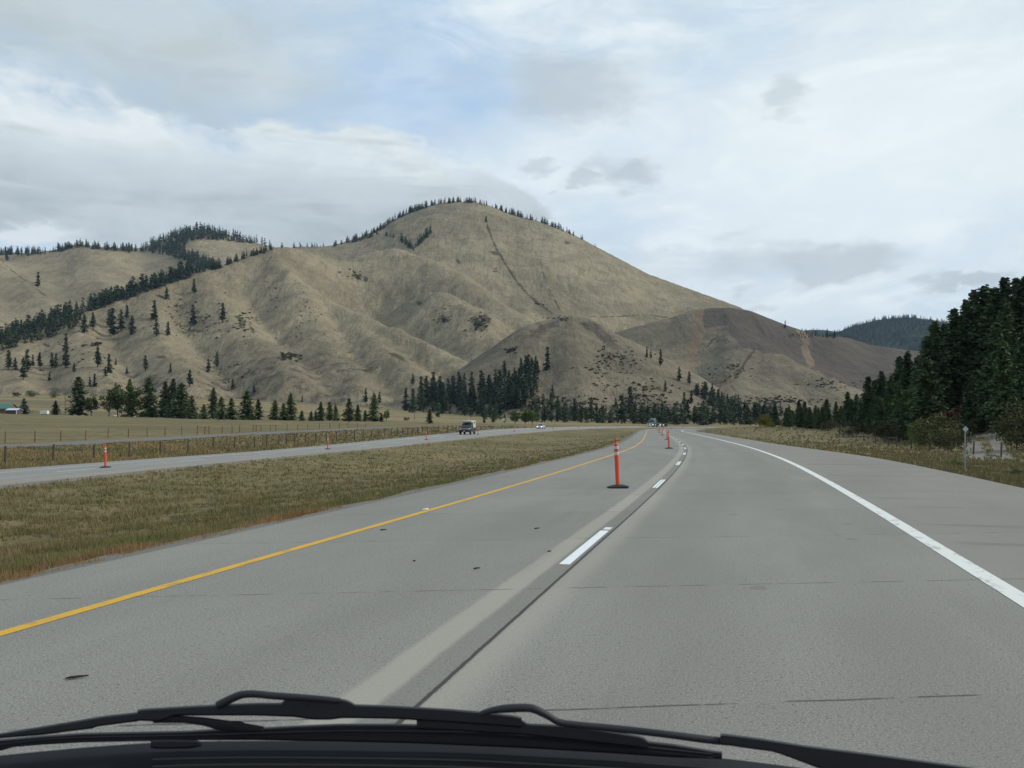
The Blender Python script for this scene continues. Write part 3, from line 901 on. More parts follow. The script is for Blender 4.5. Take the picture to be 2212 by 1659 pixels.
def cov_brown(u, v):
    burn_shade = inpoly(u + 5 * fbm(u / 20, v / 20, 3, 5), v + 5 * fbm(u / 20 + 9, v / 20, 3, 6),
                  [(1500, 655), (1512, 690), (1524, 712), (1570, 712), (1600, 745), (1650, 762), (1690, 765), (1750, 797), (1790, 812), (1850, 840), (1950, 850), (2150, 850), (2150, 700), (1700, 640)]).astype(float)
    burn_shade = np.maximum(burn_shade, .45 * blob(u, v, 1570, 740, 60, 30, 20))
    red = np.maximum(.95 * stroke(u, v, [(1512, 664), (1508, 690), (1510, 715), (1504, 740), (1495, 775), (1488, 800), (1492, 825)], 12), np.maximum(.9 * stroke(u, v, [(1728, 714), (1734, 725), (1742, 738)], 9), stroke(u, v, [(1738, 752), (1744, 768), (1752, 785)], 9)))
    red = np.maximum(red, .7 * stroke(u, v, [(1512, 716), (1545, 708), (1572, 706)], 4))
    burn_shade = burn_shade * (1 - np.clip(red * 1.4, 0, 1))
    sc_ = fbm(u / 7., v / 6., 3, 91)
    b = .8 * stroke(u, v, [(1630, 755), (1615, 775), (1600, 798), (1588, 812)], 5)
    b = np.maximum(b, .6 * stroke(u, v, [(1562, 712), (1540, 735), (1515, 762)], 4))
    for (cu, cv, ru, rv, am, ang) in ((1580, 805, 40, 20, .9, -40), (1545, 770, 40, 40, .7, -40), (1680, 865, 90, 10, .95, 5), (1780, 825, 60, 12, .9, 30), (1640, 800, 40, 20, .5, 0)):
        b = np.maximum(b, np.clip((sc_ - .1) * 4, 0, 1) * am * np.clip(blob(u, v, cu, cv, ru, rv, ang) * 2.2, 0, 1))
    return b, burn_shade, red


hill('brown_hill', BROWN, (1250, 2480), (700, 1900), 2.8, 190, M['hill_grey'], 2.6, cov_brown, k=4.0, nscale=.7,
     crest=[(1440, 689), (1490, 672), (1530, 666), (1575, 664), (1620, 671), (1700, 703), (1760, 722), (1800, 726), (1830, 729), (1880, 745), (1960, 756)])

FARW = [
    {'p': [(1780, 730, 3900), (1820, 712, 3850), (1850, 703, 3820), (1900, 690, 3800), (1960, 685, 3800), (2010, 690, 3800), (2060, 702, 3800), (2150, 730, 3800), (2300, 770, 3800), (2500, 800, 3800)], 'w': 120},
    {'p': [(1900, 692, 3780), (1890, 740, 3450), (1880, 780, 3150)], 'w': 100},
    {'p': [(1990, 690, 3780), (2010, 740, 3400), (2020, 790, 3050)], 'w': 100},
]
hill('wooded_hill', FARW, (1700, 2520), (2500, 4600), 5, 110, M['hill_far'], 7.0, None, crest=[(1780, 730), (1820, 712), (1850, 703), (1900, 690), (1960, 685), (2010, 690), (2060, 702)])
hill('distant_hill', [{'p': [(1660, 735, 5200), (1700, 722, 5200), (1735, 713, 5200), (1770, 711, 5200), (1810, 724, 5200), (1900, 760, 5200)], 'w': 120}], (1600, 1950), (4500, 5900), 6, 50, M['hill_far'], 7.0, None)

# one tree of rays for standing things on the land
_o = 0; vv_, ff_ = [], []
for V_, F_ in zip(TERR_V, TERR_F):
    vv_.append(V_); ff_.append(F_ + _o); _o += len(V_)
BV = BVHTree.FromPolygons(np.concatenate(vv_).tolist(), np.concatenate(ff_).tolist(), all_triangles=True)
EYE = Vector((0, 0, CZ))


def hit(u, v):
    d = Vector(((u - U0) / F, 1, -(v - V0) / F)).normalized()
    h = BV.ray_cast(EYE, d)
    return h[0]


def gz(x, y): return float(ground_z(np.array([x]), np.array([y]))[0])



# ------------------------------------------------------------------ trees
def quads(c, size, rng, flat=.5, droop=0.0):
    """small leaf faces centred on c"""
    n = len(c)
    a = rng.normal(size=(n, 3)); a[:, 2] *= flat; a /= np.linalg.norm(a, axis=1)[:, None]
    b = rng.normal(size=(n, 3)); b -= (b * a).sum(1)[:, None] * a; b /= np.linalg.norm(b, axis=1)[:, None]
    s = np.asarray(size)[:, None] if np.ndim(size) else size
    a = a * s; b = b * s * .62
    v = np.stack([c - a, c - b * .9, c + a * 1.05, c + b * 1.1], 1).reshape(-1, 3)
    return v, np.arange(n * 4).reshape(n, 4)


def trunk_mesh(h, r, n=6, bend=.01, seed=0, limbs=()):
    rng = np.random.default_rng(seed)
    zs = np.linspace(-.03, h, 6); vs = []
    off = np.cumsum(rng.normal(0, bend, (6, 2)), axis=0) * np.linspace(0, 1, 6)[:, None]
    for z, o in zip(zs, off):
        rad = r * (1 - .85 * max(z, 0) / h) * (1.25 if z <= 0 else 1)
        for k in range(n):
            vs.append((o[0] + rad * math.cos(2 * math.pi * k / n), o[1] + rad * math.sin(2 * math.pi * k / n), z))
    fs = []
    for i in range(5):
        for k in range(n): fs.append((i * n + k, i * n + (k + 1) % n, (i + 1) * n + (k + 1) % n, (i + 1) * n + k))
    for (p, q, r0, r1) in limbs:
        p = np.array(p); q = np.array(q); d = (q - p) / np.linalg.norm(q - p)
        e = np.cross(d, (.3, .5, .8)); e /= np.linalg.norm(e); g = np.cross(d, e); o = len(vs)
        for (c, rr_) in ((p, r0), ((p + q) / 2 + (0, 0, .01), (r0 + r1) / 2), (q, r1)):
            for k in range(4): vs.append(tuple(c + rr_ * (e * math.cos(k * math.pi / 2) + g * math.sin(k * math.pi / 2))))
        for i in range(2):
            for k in range(4): fs.append((o + i * 4 + k, o + i * 4 + (k + 1) % 4, o + i * 4 + 4 + (k + 1) % 4, o + i * 4 + 4 + k))
    return np.array(vs), np.array(fs)


def conifer_parts(seed, nb, ns, size, R=.16, base=.1, power=.75, sparse=.0):
    rng = np.random.default_rng(seed)
    tz = rng.random(nb) ** 1.08
    z = base + (1.0 - base) * tz
    ang = rng.random(nb) * 2 * math.pi
    lump = 1 + .35 * np.sin(z * 23 + seed) * np.sin(ang * 2 + seed * 1.7)
    r = R * np.maximum(1 - tz, .0) ** power * np.minimum(1, .62 + tz * 2.2) * (.55 + .55 * rng.random(nb)) * lump + .006
    keep = rng.random(nb) > sparse * (np.sin(z * 31 + ang * 1.5 + seed) > .35)
    z, ang, r, tz = z[keep], ang[keep], r[keep], tz[keep]
    f = (np.arange(ns)[None, :] + rng.random((len(z), ns))) / ns
    f = .12 + .88 * f
    px = np.cos(ang)[:, None] * r[:, None] * f; py = np.sin(ang)[:, None] * r[:, None] * f
    pz = z[:, None] + r[:, None] * (.18 * f - .62 * f * f) + rng.normal(0, .006, f.shape)
    c = np.stack([px, py, pz], -1).reshape(-1, 3) + rng.normal(0, size * .22, (f.size, 3))
    sz = (size * (.65 + .6 * rng.random(f.shape)) * (1.05 - .35 * f) * (1 - .55 * tz[:, None])).ravel()
    v, q = quads(c, sz, rng, .45)
    limbs = []
    if nb > 150:
        for i in rng.choice(len(z), 26, replace=False):
            limbs.append(((0, 0, z[i]), (math.cos(ang[i]) * r[i] * .85, math.sin(ang[i]) * r[i] * .85, z[i] - .2 * r[i]), .004, .0015))
    tv, tf = trunk_mesh(.97, .014 + .03 * R, 6, .004, seed, limbs)
    return (tv, tf), (v, q)


def leafy_parts(seed, n, size, rx=.28, zc=.62, rz=.36, clumps=16, trunk_h=.6, tr=.018):
    rng = np.random.default_rng(seed)
    cs = []
    while len(cs) < clumps:
        p = rng.uniform(-1, 1, 3)
        if .25 < np.linalg.norm(p) < 1: cs.append((p[0] * rx, p[1] * rx, zc + p[2] * rz))
    cs = np.array(cs); w = rng.uniform(.3, .62, clumps)
    k = rng.integers(0, clumps, n)
    d = rng.normal(size=(n, 3)); d /= np.linalg.norm(d, axis=1)[:, None]
    c = cs[k] + d * (rng.random((n, 1)) ** .45) * (w[k][:, None] * np.array([rx, rx, rz * .8]))
    c[:, 2] = np.maximum(c[:, 2], .03)
    v, q = quads(c, size * rng.uniform(.6, 1.3, n), rng, .9)
    limbs = [((0, 0, trunk_h * rng.uniform(.3, .75)), tuple(cs[i]), tr * .55, tr * .15) for i in range(0, clumps, 2)]
    tv, tf = trunk_mesh(trunk_h, tr, 6, .012, seed, limbs)
    return (tv, tf), (v, q)


def one_mesh(name, parts, leaf):
    (tv, tf), (v, q) = parts
    return np_mesh(name, np.concatenate([tv, v]), np.concatenate([tf, q + len(tv)]), [M['bark'], M[leaf]], np.r_[np.zeros(len(tf), int), np.ones(len(q), int)], False)


def two_meshes(name, parts, leaf):
    (tv, tf), (v, q) = parts
    return np_mesh(name + '_trunk', tv, tf, [M['bark']], None, True), np_mesh(name + '_crown', v, q, [M[leaf]], None, False)


PINE = [two_meshes('pine', conifer_parts(100 + i, 520, 9, .032, R=(.19, .17, .21, .15, .18, .2)[i], base=(.06, .12, .05, .1, .16, .08)[i], power=(.62, .52, .7, .6, .5, .58)[i], sparse=.6), 'needles') for i in range(6)]
PINE_MID = [two_meshes('midpine', conifer_parts(130 + i, 300, 6, .042, R=(.19, .22, .17, .23)[i], base=(.03, .02, .05, .03)[i], power=(.62, .7, .55, .7)[i], sparse=.45), 'needles') for i in range(4)]
LEAFY = [two_meshes('leafy', leafy_parts(150 + i, 1500, .030, rx=(.26, .3, .22)[i], zc=.6, rz=.38, clumps=18), 'broadleaf') for i in range(3)]
FAR = [one_mesh('far_conifer', conifer_parts(170 + i, 110, 4, .066, R=(.15, .18, .13, .2, .16)[i], base=(.08, .12, .18, .06, .22)[i], power=(.65, .7, .5, .8, .55)[i], sparse=.7), 'needles_far') for i in range(5)]
SHRUB = [two_meshes('shrub', leafy_parts(190 + i, 2600, .032, rx=.62, zc=.45, rz=.48, clumps=22, trunk_h=.5, tr=.02), lf) for i, lf in enumerate(('olive', 'russet', 'autumn', 'olive', 'broadleaf'))]


def plant(name, meshes, loc, h, label, cat, group=None, wide=1.0, part_names=('trunk', 'crown')):
    rz = random.uniform(0, 6.28)
    r = empty(name, loc, rz)
    r.scale = (h * wide, h * wide, h)
    tag(r, label, cat, group)
    for nm, me in zip(part_names, meshes): mobj(nm, me, r)
    return r


def tree1(me, loc, h, label, group, wide=1.0, name='conifer_tree'):
    o = mobj(name, me, None, loc)
    o.rotation_euler = (0, 0, random.uniform(0, 6.28)); o.scale = (h * wide, h * wide, h)
    tag(o, label, 'conifer', group)
    return o


# --- the row of trees along the far side of the field
VALLEY = [  # u, v top, v base, kind, width
    (52, 862, 891, 'p', 1.6, 'short broad conifer standing beside the pale roofed shed'), (120, 866, 893, 'p', 1.25, 'small lone conifer between white trailer and tall pine'),
    (170, 815, 896, 'p', 1.25, 'tall broad dark pine, first big tree at the end of the field row'), (197, 853, 897, 'l', 1.2, 'rounded green leafy tree beside the first tall field pine'),
    (235, 846, 898, 'l', 1.2, 'light green leafy tree, left of the pair before parked cars'), (254, 830, 898, 'l', 1.1, 'tall light green leafy tree, right of the pair before parked cars'),
    (280, 820, 896, 'p', .8, 'thin dark conifer top rising behind the leafy trees'), (286, 836, 899, 'l', 1.0, 'green leafy tree with a visible bare trunk by parked cars'),
    (321, 818, 900, 'p', 1.3, 'broad spreading dark pine right of the bare trunk tree'), (357, 825, 901, 'p', 1.1, 'tall dark pine at the left of the dense field clump'),
    (374, 819, 902, 'p', .9, 'narrow pointed pine in the middle of the dense field clump'), (392, 828, 903, 'p', 1.4, 'widest dark pine in the dense field clump'),
    (415, 856, 904, 'p', 1.2, 'shorter black green pine closing the dense field clump'), (441, 874, 904, 'p', 1.4, 'low round pine starting the second field clump'),
    (461, 839, 904, 'p', .9, 'pine with a long thin spindly top in the second clump'), (478, 858, 905, 'p', 1.2, 'ragged mid height pine in the second field clump'),
    (500, 862, 906, 'p', 1.4, 'bushy rounded pine right of the ragged one'), (534, 845, 906, 'p', 1.4, 'broad cone shaped pine standing full to the ground'),
    (558, 864, 906, 'p', 1.1, 'medium pine next to the broad cone shaped pine'), (594, 865, 906, 'p', 1.3, 'medium bushy pine after the gap in the row'),
    (612, 872, 907, 'p', 1.3, 'low pine filling between two taller field pines'), (628, 850, 907, 'p', 1.1, 'tall tapering pine at the end of the third clump'),
    (652, 888, 908, 'p', 1.5, 'tiny cone shaped pine alone in the field row'), (672, 889, 908, 'p', 1.3, 'tiny pine, first of a close low pair'), (682, 888, 908, 'p', 1.2, 'tiny pine, second of a close low pair'),
    (693, 869, 908, 'p', 1.1, 'slim dark pine starting a group of three'), (712, 869, 908, 'p', 1.2, 'fuller dark pine in the middle of the three'), (725, 876, 908, 'p', 1.1, 'shorter dark pine ending the group of three'),
    (754, 862, 909, 'p', 1.35, 'stout dark pine with a blunt top in the row'), (773, 875, 909, 'p', 1.1, 'medium pine right of the blunt topped pine'), (789, 887, 909, 'p', 1.2, 'small pine between two taller row pines'),
    (808, 850, 909, 'p', 1.0, 'tall open pine near the right end of the row'), (824, 893, 910, 'p', 1.3, 'small dark pine beside a pale leafy sapling'), (835, 885, 910, 'l', 1.0, 'pale leafy sapling at the right end of the row'),
    (928, 884, 914, 'p', 1.1, 'lone pine out in the field before the grove')]
for i, (u, vt, vb, k, wd, lab) in enumerate(VALLEY):
    h_ = hit(u, vb + 1.0)
    y = h_.y if h_ and 300 < h_.y < 520 else 440.0
    x = (u - U0) / F * y; z = gz(x, y)
    top = CZ - (vt - V0) / F * y
    ht = max(2.0, top - z + .3)
    if k == 'p': plant('pine_tree', PINE_MID[i % 4], (x, y, z - .1), ht, lab, 'pine tree', 'trees along the far side of the field', wd * 1.62)
    else: plant('leafy_tree', LEAFY[i % 3], (x, y, z - .1), ht, lab, 'tree', 'trees along the far side of the field', wd * .9)
for (u, v, hp, lf, wd, lab) in ((35, 857, 12, 1, 1.5, 'dark rounded bush above the yellow fields, by a green bush'), (67, 857, 15, 4, 1.9, 'wide green bush above the yellow fields'), (118, 859, 13, 4, 1.6, 'green bush behind the tall field pine'),
                                (878, 908, 9, 0, 1.5, 'low dark bush in the field near the utility pole'), (741, 908, 6, 0, 1.5, 'tiny dark bush at the foot of the row pines')):
    p = hit(u, v)
    if p: plant('bush', SHRUB[lf], (p.x, p.y, p.z - .2), hp * p.y / F, lab, 'bush', 'bushes around the fields', wd * .7, ('stem', 'foliage'))

# --- single conifers on the left slopes
SLOPE = [(82, 619, 31), (15, 564, 22), (419, 633, 30), (360, 646, 27), (481, 697, 41), (333, 690, 41), (338, 726, 38), (363, 726, 31), (285, 722, 42), (274, 690, 30), (244, 723, 55), (262, 715, 45), (236, 706, 36),
         (182, 719, 43), (201, 712, 36), (142, 756, 35), (417, 704, 45), (142, 795, 50), (160, 803, 22), (211, 793, 42), (236, 805, 40), (228, 813, 22), (250, 788, 15), (274, 808, 18), (314, 801, 33), (368, 804, 21),
         (450, 805, 30), (469, 793, 33), (503, 840, 24), (410, 835, 36), (205, 835, 28), (194, 835, 22), (112, 795, 33), (121, 793, 30), (86, 795, 33), (71, 790, 25), (59, 803, 48), (50, 820, 45), (33, 798, 28),
         (18, 800, 43), (107, 822, 20), (549, 848, 20), (653, 868, 14), (1050, 480, 15), (892, 832, 25), (790, 868, 30), (820, 870, 25)]
for i, (u, v, hp) in enumerate(SLOPE):
    p = hit(u, v)
    if p is None: continue
    lab = 'lone dark conifer standing on the dry grass slope left of the summit'
    grp = 'scattered conifers on the left slopes'
    if (u, v) == (1050, 480): lab, grp = 'lone small conifer just below the bare summit', None
    if (u, v) == (82, 619): lab, grp = 'solitary conifer on the far left back hill face', None
    if (u, v) == (481, 697): lab, grp = 'tall conifer beside the dark brush streak on the left slope', None
    if (u, v) == (419, 633): lab, grp = 'pair of tall conifer stems below the diagonal tree ridge', None
    if (u, v) == (419, 633): lab = 'highest lone conifer below the diagonal tree ridge'
    tree1(FAR[i % 5], (p.x, p.y, p.z - 1), hp * p.y / F * 1.06, lab, grp, 1.5)


def scatter(poly, n, seed, mind=3.5):
    rng = np.random.default_rng(seed)
    po = np.array(poly, float); out = []
    tries = 0
    while len(out) < n and tries < 6000:
        tries += 1
        u = rng.uniform(po[:, 0].min(), po[:, 0].max()); v = rng.uniform(po[:, 1].min(), po[:, 1].max())
        if not inpoly(np.array([u]), np.array([v]), po)[0]: continue
        if any((u - a) ** 2 + ((v - b) * 1.2) ** 2 < mind ** 2 for a, b in out): continue
        out.append((u, v))
    return sorted(out, key=lambda q: q[1])


def grove(poly, n, seed, hr, label, group, mind=5.0, wide=1.15, ymin=480):
    k = 0
    for (u, v) in scatter(poly, n, seed, mind):
        p = hit(u, v)
        if p is None or p.y < ymin: continue
        hp = random.uniform(*hr)
        tree1(FAR[random.randrange(5)], (p.x, p.y, p.z - 1), hp * p.y / F, label, group, wide * random.uniform(1.05, 1.5))
        k += 1
    return k


grove([(868, 885), (905, 858), (950, 842), (1010, 848), (1060, 836), (1100, 815), (1145, 798), (1172, 782), (1182, 800), (1160, 850), (1118, 892), (1080, 908), (980, 905), (920, 900)], 84, 3, (32, 56),
      'dark conifer in the dense grove left of the pointed foothill', 'grove in the hollow left of the foothill', 6.5)
for (u, v, hp) in ((890, 833, 27),):
    pass
BASE = [(1193, 862, 32), (1241, 914, 58), (1218, 910, 34), (1255, 905, 26), (1278, 914, 56), (1289, 913, 44), (1303, 913, 42), (1318, 914, 28), (1343, 900, 46), (1361, 893, 58), (1371, 912, 46), (1401, 905, 30), (1385, 913, 34),
        (1415, 912, 40), (1430, 914, 44), (1444, 914, 36), (1456, 915, 38), (1471, 916, 46), (1486, 916, 54), (1500, 916, 40), (1516, 916, 48), (1527, 917, 40), (1538, 917, 36), (1556, 918, 52), (1567, 918, 42), (1585, 918, 32), (1600, 917, 44),
        (1618, 916, 36), (1632, 915, 42), (1478, 876, 30), (1493, 871, 28), (1437, 846, 26), (1160, 912, 40), (1148, 913, 34), (1176, 912, 36), (1190, 913, 44), (1205, 913, 34), (1225, 913, 36), (1335, 914, 30), (1350, 913, 34), (1650, 914, 40), (1610, 915, 50),
        (1117, 913, 22), (1090, 913, 20), (1065, 913, 26), (1046, 914, 20), (1132, 912, 24), (1205, 880, 24), (1265, 900, 22), (1330, 880, 22), (1215, 868, 14)]
for i, (u, v, hp) in enumerate(BASE):
    p = hit(u, min(v, 912)) if v < 895 else None
    if p is None:
        y = random.uniform(560, 640) if u > 1100 else 540
        x = (u - U0) / F * y; z = gz(x, y); p = Vector((x, y, z))
        top = CZ - (v - hp - V0) / F * y; ht = max(4, top - z)
    else: ht = hp * p.y / F
    tree1(FAR[(i * 3) % 5], (p.x, p.y, p.z - .5), ht, 'dark conifer along the foot of the pointed foothill behind the oncoming road', 'conifers along the foot of the foothill', random.uniform(1.25, 1.8))
for i, (u, v, hp, lab) in enumerate(((1397, 772, 25, 'left conifer of the close pair on the foothill skyline'), (1406, 774, 20, 'thin right conifer of the close pair on the foothill skyline'), (1427, 790, 37, 'tall open conifer alone on the foothill skyline'),
                                     (1467, 822, 34, 'dense pointed conifer on the lower foothill skyline'), (1489, 832, 32, 'open conifer at the top of the gully row'),
                                     (1696, 706, 17, 'pair of conifers on the brown hill crest above the orange streak'), (1787, 727, 20, 'left small conifer on the saddle before the wooded hill'), (1803, 727, 17, 'right small conifer on the saddle before the wooded hill'),
                                     (1762, 724, 15, 'dark conifer on the saddle between two orange streaks'))):
    p = hit(u, v + (1 if v > 740 else 2))
    if p is None: continue
    if 'pair of conifers' in lab: lab = 'conifer on the brown hill crest above the orange streak'
    tree1(FAR[i % 5], (p.x, p.y, p.z - .5), hp * p.y / F, lab, None, 1.25)
grove([(1500, 845), (1520, 842), (1555, 862), (1600, 890), (1605, 905), (1570, 895), (1530, 868), (1505, 858)], 22, 5, (24, 34), 'dark conifer in the row down the gully between foothill and brown hill', 'row of conifers down the gully', 4.0, 1.1)
grove([(1600, 905), (1690, 900), (1720, 912), (1600, 915)], 12, 8, (28, 42), 'grey green conifer in the valley behind the yellow bush', 'conifers behind the yellow bush', 4.0, 1.2)
for (u, vt, vb, wd, lab) in ((1113, 886, 914, 1.3, 'bright green leafy tree behind the sedan, left one'), (1134, 884, 914, 1.4, 'bright green leafy tree behind the sedan, middle one'), (1150, 887, 914, 1.4, 'dark green rounded leafy tree right behind the sedan')):
    y = 520; x = (u - U0) / F * y; z = gz(x, y)
    plant('leafy_tree', LEAFY[1], (x, y, z - .2), CZ - (vt - V0) / F * y - z, lab, 'tree', None, wd)

# --- the dark wood on the right
SIL = [(1675, 874, 300), (1700, 884, 290), (1726, 862, 250), (1738, 866, 240), (1762, 874, 230), (1786, 861, 225), (1806, 866, 230), (1831, 845, 215), (1850, 850, 200), (1875, 812, 190), (1890, 820, 195), (1904, 801, 190), (1925, 812, 180), (1943, 770, 185), (1961, 758, 185), (1980, 770, 175), (2019, 695, 160), (2004, 725, 165),
       (2040, 700, 170), (2062, 668, 165), (2085, 648, 165), (2105, 627, 165), (2127, 618, 165), (2148, 622, 160), (2170, 600, 160), (2195, 602, 165), (2212, 598, 160), (2240, 590, 155), (2275, 585, 160)]
PT = []
for (u, vt, y) in SIL: PT.append((u, vt, y))
su = [s[0] for s in SIL]; sv = [s[1] for s in SIL]
rg = np.random.default_rng(11)
for k in range(74):
    u = rg.uniform(1690, 2300) if k < 58 else rg.uniform(1650, 1960); lim = float(np.interp(u, su, sv))
    vt = lim + rg.uniform(12, 30) + rg.random() * max(0, (870 - lim)) * .75
    y = rg.uniform(118, 190) * (1 + max(0, (1990 - u)) / 700)
    PT.append((u, vt, y))
for i, (u, vt, y) in enumerate(PT):
    x = (u - U0) / F * y; z = gz(x, y); ht = CZ - (vt - V0) / F * y - z
    ht = min(max(ht, 4), 33)
    front = i >= len(SIL)
    lab = ('tall dark conifer on the skyline of the shaded right hand wood' if u > 1930 else 'mid height dark pine in the line right of the road') if not front else 'dark conifer inside the shaded wood right of the road'
    wd = random.uniform(1.15, 1.5) * (1.25 if ht < 12 else 1.0)
    plant('pine_tree', PINE[i % 6], (x, y, z - .2), ht, lab, 'pine tree', ('skyline conifers of the right wood' if u > 1930 else 'pines lining the right side') if not front else 'conifers inside the right wood', wd)
# more trunks deeper in the wood are one mass: nobody could count them behind the front rows


def forest(name, items, label, mat):
    """many small far conifers as one mass; items: (x, y, z, height)"""
    protos = [conifer_parts(300 + i, 34, 3, .085, R=(.17, .2, .15, .22)[i], base=(.1, .08, .2, .06)[i], power=.65) for i in range(4)]
    vs, fs, mi = [], [], []; o = 0
    for k, (x, y, z, h) in enumerate(items):
        (tv, tf), (v, q) = protos[k % 4]
        a = random.uniform(0, 6.28); c, s = math.cos(a), math.sin(a); w = h * random.uniform(1.15, 1.7)
        for arr, fc, m in ((tv[:24], tf[:18], 0), (v, q, 1)):
            X = (arr[:, 0] * c - arr[:, 1] * s) * w + x; Y = (arr[:, 0] * s + arr[:, 1] * c) * w + y
            vs.append(np.stack([X, Y, arr[:, 2] * h + z - .8], 1)); fs.append(fc + o); mi.append(np.full(len(fc), m)); o += len(arr)
    me = np_mesh(name, np.concatenate(vs), np.concatenate(fs), [M['bark'], M[mat]], np.concatenate(mi), False)
    ob = mobj(name, me); tag(ob, label, 'forest', None, 'stuff')
    return ob


def along(pts, n, hr, jit=2.0, dv=1.5, seed=0, density=None):
    rng = np.random.default_rng(seed); out = []
    pts = np.array(pts, float)
    d = np.r_[0, np.cumsum(np.hypot(*np.diff(pts, axis=0).T))]
    ph = rng.random() * 50
    for s in np.sort(rng.random(int(n * 1.45))) * d[-1]:
        cl = float(perlin(np.array([s / 9. + ph]), np.array([.5 + seed]), 71)[0])
        if cl < -.12 and rng.random() < .75: continue
        u = np.interp(s, d, pts[:, 0]); v = np.interp(s, d, pts[:, 1]) + dv + abs(rng.normal(0, jit))
        p = hit(u, v)
        if p is not None: out.append((p.x, p.y, p.z, (hr[0] * .7 + (hr[1] - hr[0] * .7) * rng.random() * (.75 + .5 * max(cl, 0))) * p.y / F))
    return out


def fill(poly, n, hr, seed, mind=2.2):
    out = []
    rng = np.random.default_rng(seed)
    for (u, v) in scatter(poly, n, seed, mind):
        p = hit(u, v)
        if p is not None: out.append((p.x, p.y, p.z, rng.uniform(*hr) * p.y / F))
    return out


RIDGE = []
RIDGE += along([(720, 530), (780, 513), (823, 494), (850, 474), (886, 457), (922, 445), (940, 440)], 140, (11, 17), 1.6, 1, 1)
RIDGE += along([(760, 524), (800, 512), (818, 505)], 20, (10, 15), 1.2, 0, 2)
RIDGE += along([(948, 439), (985, 435.5), (1027, 437.5), (1054, 443)], 64, (11, 16), .8, .5, 3)
RIDGE += along([(1062, 446), (1085, 455)], 14, (9, 14), .6, .5, 4)
RIDGE += along([(1090, 458), (1146, 474), (1160, 477)], 34, (10, 17), .6, .5, 5)
RIDGE += along([(1168, 480), (1200, 491), (1240, 508)], 26, (10, 17), .6, .5, 6)
RIDGE += along([(1244, 510), (1262, 519), (1290, 535)], 8, (8, 12), .4, .5, 7)
RIDGE += along([(1330, 556), (1510, 633)], 10, (2, 5), .4, .5, 8)
RIDGE += along([(608, 534.5), (700, 533)], 14, (6, 16), .5, .3, 9)
RIDGE += along([(857, 513), (872, 524), (893, 540), (912, 521), (932, 500)], 36, (14, 24), 1.5, 0, 10)
RIDGE += along([(832, 508), (862, 515)], 10, (7, 12), 1.0, 0, 11)
RIDGE += along([(0, 546), (60, 546), (120, 541), (165, 529), (230, 536), (310, 541)], 170, (13, 20), 2.2, 1.5, 12)
RIDGE += fill([(308, 540), (340, 518), (400, 499), (430, 495), (480, 503), (530, 517), (592, 531), (585, 534), (540, 527), (480, 520), (440, 517), (405, 522), (400, 545), (440, 562), (470, 575), (440, 584), (400, 566), (360, 552), (320, 546)], 420, (12, 19), 13, 2.0)
RIDGE += fill([(395, 560), (420, 555), (475, 580), (440, 588), (405, 582)], 50, (14, 22), 14, 2.2)
RIDGE += along([(590, 536), (560, 546), (530, 554), (490, 570)], 64, (12, 19), 1.6, 1, 15)
RIDGE += along([(478, 574), (440, 582), (400, 594), (350, 611), (300, 629), (250, 646)], 120, (16, 30), 2.5, 1, 16)
RIDGE += along([(410, 592), (350, 612), (300, 629), (200, 664), (100, 699), (0, 736), (-60, 760)], 270, (24, 42), 3.5, 1, 17)
RIDGE += fill([(0, 738), (60, 716), (130, 692), (175, 690), (160, 712), (80, 740), (0, 760)], 60, (24, 40), 18, 4.5)
forest('ridge_forest', RIDGE, 'small dark conifers in rows along the ridges and summit of the dry hills', 'needles_far')
FARF = []
FARF += along([(1785, 729), (1850, 703), (1900, 690), (1960, 685), (2010, 690), (2060, 702)], 140, (7, 11), 1.2, .5, 20)
FARF += fill([(1790, 732), (1850, 705), (1900, 692), (1960, 687), (2010, 692), (2080, 708), (2080, 760), (1960, 756), (1880, 745), (1830, 730)], 700, (7, 11), 21, 2.2)
FARF += fill([(1690, 730), (1735, 714), (1770, 712), (1800, 722), (1800, 728), (1740, 730)], 70, (5, 8), 22, 2.0)
FARF += along([(1722, 712), (1760, 722), (1800, 726), (1830, 728), (1880, 744)], 16, (5, 11), .5, .4, 23)
forest('far_forest', FARF, 'blue green conifer forest covering the far hill beyond the saddle', 'needles_far')
WOOD = []
for k in range(150):
    y = rg.uniform(165, 330); a = rg.uniform(.475, .72); x = a * y
    lim = float(np.interp(U0 + a * F, su, sv)); z = gz(x, y)
    h = min(CZ - (lim + 18 - V0) / F * y - z, 24)
    if h > 5: WOOD.append((x, y, z, h * rg.uniform(.75, 1)))
BASEF = []
for k in range(120):
    y = rg.uniform(560, 720); u = rg.uniform(1105, 1650); x = (u - U0) / F * y; z = gz(x, y)
    p = hit(u, 905)
    BASEF.append((x, y, z, rg.uniform(26, 46) * y / F * (1.15 if u > 1380 else .85)))
BASEF += fill([(880, 892), (930, 868), (1000, 866), (1080, 862), (1130, 850), (1160, 822), (1165, 850), (1130, 895), (1100, 908), (960, 906)], 42, (26, 50), 31, 5.0)
BASEF += fill([(1090, 880), (1180, 868), (1260, 890), (1380, 880), (1460, 888), (1500, 880), (1540, 900), (1300, 908), (1100, 906)], 70, (16, 34), 32, 4.0)
BASEF += fill([(1500, 850), (1540, 858), (1620, 893), (1700, 893), (1700, 905), (1560, 900)], 40, (24, 36), 33, 4.0)
forest('foothill_forest', BASEF, 'dense band of small conifers filling in along the foot of the hills', 'needles_far')
forest('wood_interior', WOOD, 'deep shaded interior of the dark wood behind the front conifers', 'needles')

